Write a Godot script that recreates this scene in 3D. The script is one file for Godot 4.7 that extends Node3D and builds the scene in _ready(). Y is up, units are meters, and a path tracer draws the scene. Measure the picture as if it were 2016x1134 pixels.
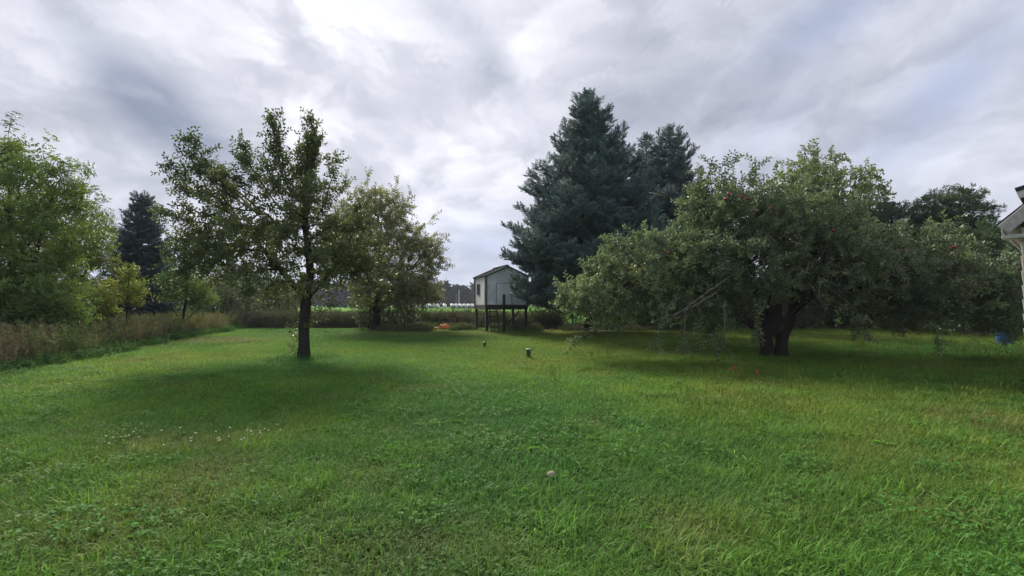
extends Node3D
# A back yard under thin cloud: two old apple trees, spruces, a shed on posts, weedy borders, a hay field behind. Metres; the camera stands at x 0, z 0 and looks along -z.

var rng := RandomNumberGenerator.new()
var wide := FastNoiseLite.new()      # slow variation over the lawn
var fine := FastNoiseLite.new()
var spot := FastNoiseLite.new()
var used := {}
var M := {}
var last_twigs := PackedVector3Array()            # thin branch points of the tree built last


class MB:
	var v := PackedVector3Array()
	var n := PackedVector3Array()
	var c := PackedColorArray()
	var idx := PackedInt32Array()

	func tri(a: Vector3, b: Vector3, d: Vector3, col: Color) -> void:
		var k := v.size()
		var nn := (d - a).cross(b - a).normalized()
		v.push_back(a); v.push_back(b); v.push_back(d)
		n.push_back(nn); n.push_back(nn); n.push_back(nn)
		c.push_back(col); c.push_back(col); c.push_back(col)
		idx.push_back(k); idx.push_back(k + 1); idx.push_back(k + 2)

	func quad(a: Vector3, b: Vector3, d: Vector3, e: Vector3, col: Color) -> void:
		tri(a, b, d, col)
		tri(a, d, e, col)

	func box(t: Transform3D, s: Vector3, col := Color.WHITE, bevel := 0.0) -> void:
		var h := s * 0.5
		var faces := [[Vector3.BACK, Vector3.RIGHT, Vector3.UP], [Vector3.FORWARD, Vector3.LEFT, Vector3.UP], [Vector3.RIGHT, Vector3.FORWARD, Vector3.UP],
			[Vector3.LEFT, Vector3.BACK, Vector3.UP], [Vector3.UP, Vector3.RIGHT, Vector3.FORWARD], [Vector3.DOWN, Vector3.RIGHT, Vector3.BACK]]
		for f in faces:
			var o: Vector3 = f[0] * h
			var r: Vector3 = f[1] * (h - Vector3.ONE * bevel)
			var u: Vector3 = f[2] * (h - Vector3.ONE * bevel)
			quad(t * (o - r + u), t * (o + r + u), t * (o + r - u), t * (o - r - u), col)
		if bevel > 0.0:
			for f in faces:              # the chamfer strips: each pair of faces once
				for g in faces:
					var a: Vector3 = f[0]
					var b: Vector3 = g[0]
					if absf(a.dot(b)) > 0.5 or a.x + 2.1 * a.y + 4.3 * a.z > b.x + 2.1 * b.y + 4.3 * b.z:
						continue
					var e := a.cross(b)
					var l: Vector3 = e * (h - Vector3.ONE * bevel)
					var pa: Vector3 = a * h + b * (h - Vector3.ONE * bevel)
					var pb: Vector3 = b * h + a * (h - Vector3.ONE * bevel)
					var q := [pa + l, pb + l, pb - l, pa - l]
					if (q[3] - q[0]).cross(q[1] - q[0]).dot(a + b) > 0.0:
						quad(t * q[0], t * q[1], t * q[2], t * q[3], col)
					else:
						quad(t * q[3], t * q[2], t * q[1], t * q[0], col)

	func bar(a: Vector3, b: Vector3, w: float, d: float, col := Color.WHITE, bevel := 0.0, across := Vector3.RIGHT) -> void:
		var y := (b - a).normalized()
		var x := (across - y * across.dot(y)).normalized()
		box(Transform3D(Basis(x, y, x.cross(y)), (a + b) * 0.5), Vector3(w, a.distance_to(b), d), col, bevel)

	func tube(pts: PackedVector3Array, radii: PackedFloat32Array, sides: int, col: Color, rough := 0.0, cap := false) -> void:
		var m := pts.size()
		if m < 2:
			return
		var t := (pts[1] - pts[0]).normalized()
		var x := t.cross(Vector3(0.31, 0.2, 0.93)).normalized()
		if x.length() < 0.5:
			x = Vector3.RIGHT
		var start := v.size()
		for i in m:
			if i > 0:
				t = (pts[mini(i + 1, m - 1)] - pts[i - 1]).normalized()
			x = (x - t * x.dot(t)).normalized()
			var y := t.cross(x)
			for k in sides:
				var a := TAU * k / sides
				var d := x * cos(a) + y * sin(a)
				var r := radii[i]
				if rough > 0.0:
					r *= 1.0 + rough * (sin(k * 2.4 + pts[i].y * 3.0) * 0.6 + sin(k * 4.1 + i * 1.7) * 0.4)
				v.push_back(pts[i] + d * r)
				n.push_back(d)
				c.push_back(col)
		for i in m - 1:
			for k in sides:
				var a0 := start + i * sides + k
				var a1 := start + i * sides + (k + 1) % sides
				idx.push_back(a0 + sides); idx.push_back(a1 + sides); idx.push_back(a1)
				idx.push_back(a0 + sides); idx.push_back(a1); idx.push_back(a0)
		if cap:
			var top := start + (m - 1) * sides
			for k in sides:
				tri(pts[m - 1], v[top + (k + 1) % sides], v[top + k], col)

	func lathe(profile: Array, sides: int, col: Color, at := Vector3.ZERO, squash := 0.0) -> void:
		# profile: Vector2(radius, height) from the bottom up
		var start := v.size()
		for i in profile.size():
			var p: Vector2 = profile[i]
			var q: Vector2 = profile[mini(i + 1, profile.size() - 1)] - profile[maxi(i - 1, 0)]
			for k in sides:
				var a := TAU * k / sides
				var w := 1.0 + squash * sin(a * 3.0 + p.y * 5.0)
				v.push_back(at + Vector3(cos(a) * p.x * w, p.y, -sin(a) * p.x * w))
				n.push_back(Vector3(cos(a) * q.y, -q.x, -sin(a) * q.y).normalized())
				c.push_back(col)
		for i in profile.size() - 1:
			for k in sides:
				var a0 := start + i * sides + k
				var a1 := start + i * sides + (k + 1) % sides
				idx.push_back(a0 + sides); idx.push_back(a1 + sides); idx.push_back(a1)
				idx.push_back(a0 + sides); idx.push_back(a1); idx.push_back(a0)

	func leaf(b: Vector3, dir: Vector3, nor: Vector3, l: float, w: float, col: Color, fold := 0.25, curl := 0.2) -> void:
		# a folded oval leaf: two sides of two triangles each
		var s := dir.cross(nor).normalized() * w * 0.5
		var up := nor * w * fold
		var tip := b + dir * l - nor * l * curl
		var m1 := b + dir * l * 0.32
		var m2 := b + dir * l * 0.68 - nor * l * curl * 0.35
		tri(b, m1 + s * 0.9 + up, m2 + s * 0.85 + up, col)
		tri(b, m2 + s * 0.85 + up, tip, col)
		tri(b, m2 - s * 0.85 + up, m1 - s * 0.9 + up, col)
		tri(b, tip, m2 - s * 0.85 + up, col)

	func mesh(mat: Material) -> ArrayMesh:
		var a := []
		a.resize(Mesh.ARRAY_MAX)
		a[Mesh.ARRAY_VERTEX] = v
		a[Mesh.ARRAY_NORMAL] = n
		a[Mesh.ARRAY_COLOR] = c
		a[Mesh.ARRAY_INDEX] = idx
		var am := ArrayMesh.new()
		am.add_surface_from_arrays(Mesh.PRIMITIVE_TRIANGLES, a)
		am.surface_set_material(0, mat)
		return am


# ---------------------------------------------------------------- names and nodes
func numbered(called: String) -> String:
	var k: int = used.get(called, 0)
	used[called] = k + 1
	return called if k == 0 else "%s_%03d" % [called, k]


func tag(o: Node, label := "", category := "", group := "", kind := "") -> Node:
	if label: o.set_meta("label", label)
	if category: o.set_meta("category", category)
	if group: o.set_meta("group", group)
	if kind: o.set_meta("kind", kind)
	return o


func thing(called: String, label: String, category: String, at := Vector3.ZERO, turn := 0.0, group := "") -> Node3D:
	var o := Node3D.new()
	o.name = numbered(called)
	add_child(o)
	o.position = at
	o.rotation.y = turn
	tag(o, label, category, group)
	return o


func part(called: String, mb: MB, mat: Material, parent: Node) -> MeshInstance3D:
	var o := MeshInstance3D.new()
	var k := 0
	o.name = called
	while parent.has_node(NodePath(String(o.name))):
		k += 1
		o.name = "%s_%03d" % [called, k]
	o.mesh = mb.mesh(mat)
	parent.add_child(o, true)
	return o


func many(called: String, mesh: Mesh, where: Array, tint: Array, parent: Node) -> MultiMeshInstance3D:
	var mm := MultiMesh.new()
	mm.transform_format = MultiMesh.TRANSFORM_3D
	mm.use_colors = true
	mm.mesh = mesh
	mm.instance_count = where.size()
	for i in where.size():
		mm.set_instance_transform(i, where[i])
		mm.set_instance_color(i, tint[i])
	var o := MultiMeshInstance3D.new()
	o.name = numbered(called) if parent == self else called
	var k := 0
	while parent != self and parent.has_node(NodePath(String(o.name))):
		k += 1
		o.name = "%s_%03d" % [called, k]
	o.multimesh = mm
	parent.add_child(o, true)
	o.set_meta("kind", "stuff")
	return o


func r(a: float, b: float) -> float:
	return rng.randf_range(a, b)


func rdir() -> Vector3:
	var z := r(-1, 1)
	var a := r(0, TAU)
	var q := sqrt(1.0 - z * z)
	return Vector3(q * cos(a), z, q * sin(a))


func vary(c: Color, d: float) -> Color:
	var k := 1.0 + r(-d, d)
	return Color(c.r * k * (1.0 + r(-0.06, 0.06)), c.g * k, c.b * k * (1.0 + r(-0.08, 0.08)))


func frame_y(y: Vector3, turn: float) -> Basis:
	var x := y.cross(Vector3(0.3, 0.11, 0.95)).normalized()
	var z := x.cross(y).normalized()
	return Basis(x * cos(turn) + z * sin(turn), y, z * cos(turn) - x * sin(turn))


# ---------------------------------------------------------------- materials
func noise_texture(seed_: int, freq: float, low: Color, high: Color, size := 512) -> NoiseTexture2D:
	var f := FastNoiseLite.new()
	f.seed = seed_
	f.noise_type = FastNoiseLite.TYPE_SIMPLEX_SMOOTH
	f.frequency = freq
	f.fractal_octaves = 5
	var g := Gradient.new()
	g.set_color(0, low)
	g.set_color(1, high)
	var t := NoiseTexture2D.new()
	t.width = size
	t.height = size
	t.seamless = true
	t.noise = f
	t.color_ramp = g
	return t


func flat(rough: float, thin := 0.0) -> StandardMaterial3D:
	var m := StandardMaterial3D.new()
	m.vertex_color_use_as_albedo = true
	m.roughness = rough
	if thin > 0.0:
		m.cull_mode = BaseMaterial3D.CULL_DISABLED
		m.backlight_enabled = true
		m.backlight = Color(thin, thin, thin * 0.75).linear_to_srgb()
	return m


func weathered(c: Color, rough: float, seed_: int, freq: float, scale: float, depth := 0.0, low := 0.75) -> StandardMaterial3D:
	var m := StandardMaterial3D.new()
	m.albedo_color = c.linear_to_srgb()
	m.vertex_color_use_as_albedo = true
	m.roughness = rough
	m.albedo_texture = noise_texture(seed_, freq, Color(low, low, low), Color(1, 1, 1))
	m.uv1_triplanar = true
	m.uv1_scale = Vector3.ONE * scale
	if depth > 0.0:
		m.heightmap_enabled = true
		m.heightmap_scale = depth
		m.heightmap_texture = noise_texture(seed_ + 7, freq, Color.BLACK, Color.WHITE)
	return m


func make_materials() -> void:
	M.leaf = flat(0.5, 0.75)
	M.far_leaf = flat(0.9, 0.1)
	M.far_leaf.metallic_specular = 0.1
	M.grass = flat(0.6, 0.8)
	M.grass.metallic_specular = 0.25
	M.needle = flat(0.5, 0.12)
	M.dry = flat(0.85, 0.4)
	M.bark = weathered(Color(1, 1, 1), 0.95, 3, 0.03, 1.4, 1.2, 0.45)
	M.bark.uv1_scale = Vector3(2.6, 0.7, 2.6)
	M.twig = flat(0.9)
	M.soil = weathered(Color(1, 1, 1), 1.0, 5, 0.02, 0.6, 2.0, 0.6)
	M.soil.uv1_world_triplanar = true
	M.soil.metallic_specular = 0.1
	M.panel = weathered(Color(1, 1, 1), 0.55, 11, 0.008, 0.35, 0.0, 0.86)
	M.wood = weathered(Color(1, 1, 1), 0.85, 13, 0.02, 1.5, 0.3, 0.6)
	M.wood.uv1_scale = Vector3(6, 0.7, 6)
	M.paint = weathered(Color(1, 1, 1), 0.6, 17, 0.02, 1.0, 0.0, 0.8)
	M.metal = weathered(Color(1, 1, 1), 0.45, 19, 0.015, 1.0, 0.0, 0.7)
	M.metal.roughness = 0.9
	M.metal.metallic_specular = 0.15
	M.plastic = weathered(Color(1, 1, 1), 0.38, 23, 0.02, 2.0, 0.0, 0.85)
	M.film = weathered(Color(1, 1, 1), 0.3, 29, 0.02, 1.0, 0.5, 0.88)
	M.apple = flat(0.3)
	M.stone = weathered(Color(1, 1, 1), 0.9, 31, 0.02, 4.0, 0.4, 0.6)
	var g := StandardMaterial3D.new()
	g.albedo_color = Color(0.03, 0.035, 0.045).linear_to_srgb()
	g.roughness = 0.08
	M.glass = g


# ---------------------------------------------------------------- the lie of the land
func edge_x(z: float) -> float:                   # left edge of the mown lawn
	return -8.5 + 0.305 * z + 0.5 * fine.get_noise_2d(z * 3.0, 7.0)


func back_z(x: float) -> float:                   # far edge of the mown lawn
	var z := -30.8
	if x > -2.5:
		z = lerpf(-30.8, -26.6, clampf((x + 2.5) / 3.5, 0, 1))
	if x > 9.0:
		z = lerpf(-26.6, -28.5, clampf((x - 9.0) / 8.0, 0, 1))
	return z + 0.5 * fine.get_noise_2d(x * 3.0, 40.0)


func ground_y(x: float, z: float) -> float:
	var d := Vector2(x, z).length()
	var k := clampf((60.0 - d) / 30.0, 0, 1)
	var y := (0.10 * wide.get_noise_2d(x * 1.2, z * 1.2) + 0.03 * fine.get_noise_2d(x * 2.0, z * 2.0)) * k
	y += 0.10 * exp(-(pow((x + 12.2) / 2.4, 2) + pow((z + 19.5) / 1.5, 2)))       # the low mound on the left
	return y


func lawn(x: float, z: float) -> float:           # metres inside the lawn, negative outside
	return minf(x - edge_x(z), z - back_z(x))


func patch(x: float, z: float, cx: float, cz: float, rx: float, rz: float) -> float:
	return exp(-(pow((x - cx) / rx, 2) + pow((z - cz) / rz, 2)))


func lawn_tint(x: float, z: float) -> Color:
	var a := wide.get_noise_2d(x * 3.0, z * 3.0)
	var b := fine.get_noise_2d(x * 6.0, z * 6.0)
	var s := spot.get_noise_2d(x * 4.0, z * 4.0)
	var c := Color(0.150, 0.285, 0.044)
	c = c.lerp(Color(0.070, 0.189, 0.045), clampf(0.35 - a * 1.2 - b * 0.5, 0, 1))
	c = c.lerp(Color(0.189, 0.243, 0.051), clampf(a * 1.3 + b * 0.7 - 0.08, 0, 0.9))
	var yellow := patch(x, z, 14, -24, 9, 4.0) + 0.8 * patch(x, z, 4.5, -17.0, 3.5, 2.4) + 0.6 * patch(x, z, 4.0, -24, 5, 2.5) + 0.45 * patch(x, z, 6.0, -7.0, 2.5, 3.0) + 0.5 * patch(x, z, 4.2, -4.6, 1.6, 0.8)  # yellowish grass; the band at the back right has sunlight painted in
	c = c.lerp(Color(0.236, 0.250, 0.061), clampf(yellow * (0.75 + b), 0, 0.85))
	var straw := clampf((s - 0.34) * 2.0, 0, 0.4) + 0.75 * patch(x, z, -12.2, -19.6, 2.0, 1.0) + 0.4 * patch(x, z, -5, -25, 5, 3) + 0.35 * patch(x, z, -2.9, -3.3, 0.9, 0.5) + 0.4 * patch(x, z, -0.6, -3.1, 0.7, 0.35)
	straw += 0.25 * patch(x, z, 1.6, -3.6, 0.8, 0.4) + 0.5 * patch(x, z, 10.5, -12.5, 1.6, 0.5)
	c = c.lerp(Color(0.230, 0.209, 0.101), clampf(straw, 0, 0.8))
	return c


func _ready() -> void:
	rng.seed = 20
	# ------------------------------------------------------------ camera, sky, sun, exposure
	var cam := Camera3D.new()
	cam.name = "camera"
	cam.position = Vector3(0, 1.6, 0)
	cam.rotation_degrees = Vector3(1.92, 0, 0)
	cam.fov = 63.0
	cam.near = 0.05
	cam.far = 2000.0
	cam.current = true
	add_child(cam)
	var env := Environment.new()
	env.background_mode = Environment.BG_SKY
	env.tonemap_mode = Environment.TONE_MAPPER_LINEAR
	env.tonemap_exposure = 1.9
	env.sdfgi_enabled = true
	env.ssao_enabled = true
	env.ssil_enabled = true
	env.sky = Sky.new()
	env.sky.sky_material = cloud_sky()
	env.fog_enabled = true
	env.fog_density = 0.0004
	env.fog_light_color = Color(0.86, 0.90, 0.97)
	var we := WorldEnvironment.new()
	we.name = "world_environment"
	we.environment = env
	add_child(we)
	var sun := DirectionalLight3D.new()
	sun.name = "sun"
	sun.light_energy = 1.4
	sun.light_color = Color(1.0, 0.955, 0.88)
	sun.light_angular_distance = 18.0
	sun.shadow_enabled = true
	add_child(sun)
	sun.look_at_from_position(Vector3(sin(deg_to_rad(-25.8)) * cos(deg_to_rad(36.0)), sin(deg_to_rad(36.0)), -cos(deg_to_rad(25.8)) * cos(deg_to_rad(36.0))) * 50.0, Vector3.ZERO)

	for pair in [[wide, 0.035, 1], [fine, 0.12, 2], [spot, 0.09, 3]]:
		pair[0].seed = pair[2]
		pair[0].frequency = pair[1]
		pair[0].noise_type = FastNoiseLite.TYPE_SIMPLEX_SMOOTH
		pair[0].fractal_octaves = 3
	make_materials()
	build_ground()
	build_far_field()
	build_shed()
	build_house()
	build_spruces()
	build_apple_trees()
	build_other_trees()
	build_weeds()
	build_grass()
	build_small_things()


# ---------------------------------------------------------------- sky
func cloud_sky() -> PanoramaSkyMaterial:
	var w := 2048
	var h := 1024
	var big := FastNoiseLite.new()
	big.seed = 5
	big.noise_type = FastNoiseLite.TYPE_SIMPLEX_SMOOTH
	big.frequency = 0.55
	big.fractal_octaves = 4
	big.domain_warp_enabled = true
	big.domain_warp_amplitude = 0.5
	big.domain_warp_frequency = 0.7
	var small := FastNoiseLite.new()
	small.seed = 9
	small.noise_type = FastNoiseLite.TYPE_SIMPLEX_SMOOTH
	small.frequency = 1.6
	small.fractal_octaves = 5
	small.fractal_gain = 0.55
	small.domain_warp_enabled = true
	small.domain_warp_amplitude = 0.35
	small.domain_warp_frequency = 1.2
	# single clouds: azimuth, elevation, half length, half width (degrees), tilt, strength (above 0 dark, below 0 blue gap)
	var marks := [
		[-37.0, 18.2, 7.0, 3.0, -36.0, 1.0], [-28.0, 13.0, 5.0, 1.6, -30.0, 0.25], [-16.0, 21.0, 8.0, 1.5, -40.0, 0.22], [-2.0, 27.0, 7.0, 2.0, -55.0, 0.40],
		[-8.0, 31.0, 6.0, 2.0, -40.0, 0.30], [16.0, 20.0, 9.0, 5.0, 20.0, 0.25],
		[-3.5, 7.0, 6.5, 2.6, 0.0, -0.55], [44.0, 19.5, 8.0, 2.8, 40.0, -0.5], [34.0, 27.0, 6.0, 2.4, 20.0, -0.6], [40.0, 14.0, 8.0, 3.0, 10.0, -0.15], [29.0, 18.0, 7.0, 3.0, 30.0, -0.2], [-46.0, 26.0, 6.0, 2.0, -40.0, 0.2],
	]
	var data := PackedFloat32Array()
	data.resize(w * h * 3)
	var glow := Vector3(sin(deg_to_rad(-25.0)) * cos(deg_to_rad(28.5)), sin(deg_to_rad(28.5)), -cos(deg_to_rad(25.0)) * cos(deg_to_rad(28.5)))
	var white := Vector3(0.55, 0.557, 0.615)
	var grey := Vector3(0.24, 0.27, 0.345)
	var blue := Vector3(0.175, 0.25, 0.43)
	var pale := Vector3(0.36, 0.45, 0.62)
	for j in h:
		var el := PI * (0.5 - (j + 0.5) / h)
		var s := sin(el)
		var q := cos(el)
		for i in w:
			var o := (j * w + i) * 3
			if s < 0.0:
				data[o] = 0.22; data[o + 1] = 0.23; data[o + 2] = 0.23
				continue
			var deg_e := rad_to_deg(el)
			var az := wrapf(TAU * (i + 0.5) / w, -PI, PI)       # column 0 is straight ahead, -z
			var deg_a := rad_to_deg(az)
			var d := Vector3(sin(az) * q, s, -cos(az) * q)
			var k := 1.0 / (s + 0.24)
			var x := d.x * k * 1.3
			var z := d.z * k * 0.95
			var a := big.get_noise_2d(x, z)
			var b := small.get_noise_2d(x * 1.25 + a * 0.5, z * 1.5)
			var g := maxf(0.0, d.dot(glow))
			var near := exp((g - 1.0) * 8.0)
			var low := clampf(deg_e / 14.0, 0.35, 1.0)
			var dark := clampf(0.34 - (a * 0.6 + b * 0.42) * low, 0.0, 1.0)
			var gap := clampf((a * 0.5 - b * 0.6 - 0.40) * 1.5, 0.0, 0.5)
			if absf(deg_a) < 62.0 and deg_e < 45.0:
				for m in marks:
					var dx: float = deg_a - m[0]
					var dy: float = deg_e - m[1]
					if absf(dx) + absf(dy) > 20.0:
						continue
					var t: float = deg_to_rad(m[4])
					var u: float = (dx * cos(t) + dy * sin(t)) / m[2]
					var v: float = (dy * cos(t) - dx * sin(t)) / m[3]
					var f: float = exp(-(u * u + v * v) * 0.9 + b * 0.7) * m[5]
					if f > 0.0:
						dark = minf(dark + f * 1.35, 1.45)
					else:
						gap = minf(gap - f * 0.8, 1.0)
			dark *= 1.0 - 0.35 * near
			var c := white.lerp(grey, dark).lerp(blue, gap * (1.0 - near))
			c = c.lerp(pale, 0.7 * exp(-deg_e / 5.0) * (0.75 + 0.5 * a))
			c *= 0.80 + 0.03 * near + 0.09 * (b + a)
			c += Vector3(0.05, 0.048, 0.043) * near * clampf(0.35 + 2.2 * b + 0.6 * a, 0.0, 1.6)
			c += Vector3(0.05, 0.049, 0.046) * exp((g - 1.0) * 300.0) * clampf(0.7 + 1.8 * b, 0.0, 1.5)
			data[o] = c.x; data[o + 1] = c.y; data[o + 2] = c.z
	var m := PanoramaSkyMaterial.new()
	m.panorama = ImageTexture.create_from_image(Image.create_from_data(w, h, false, Image.FORMAT_RGBF, data.to_byte_array()))
	return m


# ---------------------------------------------------------------- ground
func build_ground() -> void:
	var mb := MB.new()
	var rings := 150
	var spokes := 220
	mb.v.push_back(Vector3(0, ground_y(0, 0), 0)); mb.n.push_back(Vector3.UP); mb.c.push_back(Color(0.05, 0.07, 0.025))
	for i in range(1, rings + 1):
		var d := 0.35 * i + 1400.0 * pow(float(i) / rings, 7.0)
		for k in spokes:
			var a := TAU * k / spokes
			var x := cos(a) * d
			var z := sin(a) * d
			var e := lawn(x, z)
			var soil := Color(0.075, 0.10, 0.032)
			if e < 0.0:
				soil = soil.lerp(Color(0.075, 0.058, 0.042), clampf(-e * 2.0, 0, 1))
				var field := clampf((-e - 5.5) / 2.5, 0, 1)
				soil = soil.lerp(Color(0.13, 0.31, 0.04), field)
			mb.v.push_back(Vector3(x, ground_y(x, z), z))
			mb.n.push_back(Vector3.UP)
			mb.c.push_back(soil)
	for k in spokes:
		mb.idx.append_array([0, 1 + k, 1 + (k + 1) % spokes])
	for i in rings - 1:
		for k in spokes:
			var a0 := 1 + i * spokes + k
			var a1 := 1 + i * spokes + (k + 1) % spokes
			mb.idx.append_array([a0, a0 + spokes, a1 + spokes, a0, a1 + spokes, a1])
	var o := part("ground", mb, M.soil, self)
	o.set_meta("kind", "structure")


# ---------------------------------------------------------------- grass
func blade(mb: MB, at: Vector3, yaw: float, l: float, w: float, lean: float, bend: float, col: Color, steps := 2) -> void:
	var f := Vector3(cos(yaw), 0, sin(yaw))
	var s := Vector3(-f.z, 0, f.x) * w * 0.5
	var p := at
	var a := lean
	var pl := p - s
	var pr := p + s
	for i in steps:
		p += (f * sin(a) + Vector3.UP * cos(a)) * l / (steps + 1)
		a += bend / (steps + 1)
		var k := 1.0 - 0.25 * i
		mb.quad(pl, p - s * k, p + s * k, pr, col)
		pl = p - s * k
		pr = p + s * k
	p += (f * sin(a) + Vector3.UP * cos(a)) * l / (steps + 1)
	mb.tri(pl, p, pr, col)


func turf(radius: float, count: int, l: float, w: float, steps: int, dry: float) -> ArrayMesh:
	var mb := MB.new()
	for i in count:
		var q := radius * pow(rng.randf(), 0.6)
		var a := r(0, TAU)
		var k := r(0.45, 1.25)
		var col := vary(Color(1, 1, 1), 0.38)
		if rng.randf() < dry:
			col = Color(1.45, 1.15, 1.6) * r(0.8, 1.2)
		elif rng.randf() < 0.15:
			col = Color(0.75, 1.0, 1.25)
		blade(mb, Vector3(cos(a) * q, -0.01, sin(a) * q), r(0, TAU), l * k, w * r(0.6, 1.25), r(0.05, 1.15), r(0.2, 2.2), col, steps)
	return mb.mesh(M.grass)


func broad_weed(kind: int) -> ArrayMesh:
	var mb := MB.new()
	if kind == 0:           # rosette of long leaves (plantain, dandelion)
		for i in 9:
			var a := TAU * i / 9.0 + r(-0.3, 0.3)
			var f := Vector3(cos(a), r(0.25, 0.8), sin(a)).normalized()
			var nn := (Vector3.UP - f * f.y).normalized()
			mb.leaf(Vector3(0, 0.01, 0), f, nn, r(0.07, 0.15), r(0.025, 0.05), vary(Color(1, 1, 1), 0.2), 0.18, r(0.15, 0.5))
	else:                   # clover: many small round leaves in threes
		for i in 26:
			var q := 0.16 * sqrt(rng.randf())
			var a := r(0, TAU)
			var p := Vector3(cos(a) * q, r(0.04, 0.10), sin(a) * q)
			var col := vary(Color(1, 1, 1), 0.2)
			for k in 3:
				var t := a + TAU * k / 3.0
				var f := Vector3(cos(t), r(-0.5, 0.7), sin(t)).normalized()
				mb.leaf(p, f, (Vector3.UP - f * f.y).normalized(), 0.019, 0.019, col, 0.12, 0.15)
			blade(mb, Vector3(p.x * 0.8, 0, p.z * 0.8), a, p.y, 0.003, 0.1, 0.1, col, 1)
	return mb.mesh(M.grass)


func foxtail() -> ArrayMesh:
	var mb := MB.new()
	for i in 7:
		var q := r(0, 0.2)
		var a := r(0, TAU)
		var b := Vector3(cos(a) * q, 0, sin(a) * q)
		var lean := Vector3(r(-0.3, 0.3), 1, r(-0.3, 0.3)).normalized()
		var l := r(0.13, 0.24)
		var top := b + lean * l
		mb.tube(PackedVector3Array([b, top]), PackedFloat32Array([0.0018, 0.0015]), 3, Color(0.9, 0.95, 0.7))
		var tip := top + (lean + Vector3(r(-0.5, 0.5), -0.1, r(-0.5, 0.5))).normalized() * r(0.04, 0.07)
		mb.tube(PackedVector3Array([top, top.lerp(tip, 0.4), tip]), PackedFloat32Array([0.003, 0.0065, 0.002]), 5, vary(Color(0.92, 1.05, 0.9), 0.2))
		for k in 3:
			blade(mb, b, r(0, TAU), r(0.1, 0.2), 0.007, r(0.2, 0.8), r(0.4, 1.4), vary(Color(0.8, 1, 0.8), 0.2), 2)
	return mb.mesh(M.grass)


func scatter(called: String, label: String, category: String, meshes: Array, count: int, zone: Rect2, accept: Callable, size: Vector2, tint_of: Callable) -> void:
	var where := []
	var tint := []
	for m in meshes:
		where.append([])
		tint.append([])
	var tried := 0
	var got := 0
	while got < count and tried < count * 12:
		tried += 1
		var x := r(zone.position.x, zone.end.x)
		var z := r(zone.position.y, zone.end.y)
		var hx := (x - 7.085) * 0.64 + (z + 6.5) * 0.77          # inside the house
		var hz := (x - 7.085) * -0.77 + (z + 6.5) * 0.64
		if absf(x) > -z * 1.2 + 4.5 or not accept.call(x, z) or (hx > -0.08 and hz < 0.08 and hz > -5.2):
			continue
		var k := rng.randi() % meshes.size()
		var s := r(size.x, size.y)
		where[k].append(Transform3D(Basis(Vector3.UP, r(0, TAU)).scaled(Vector3(s, s * r(0.8, 1.15), s)), Vector3(x, ground_y(x, z), z)))
		tint[k].append(tint_of.call(x, z))
		got += 1
	for k in meshes.size():
		if where[k].size():
			tag(many(called, meshes[k], where[k], tint[k], self), label, category)


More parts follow.
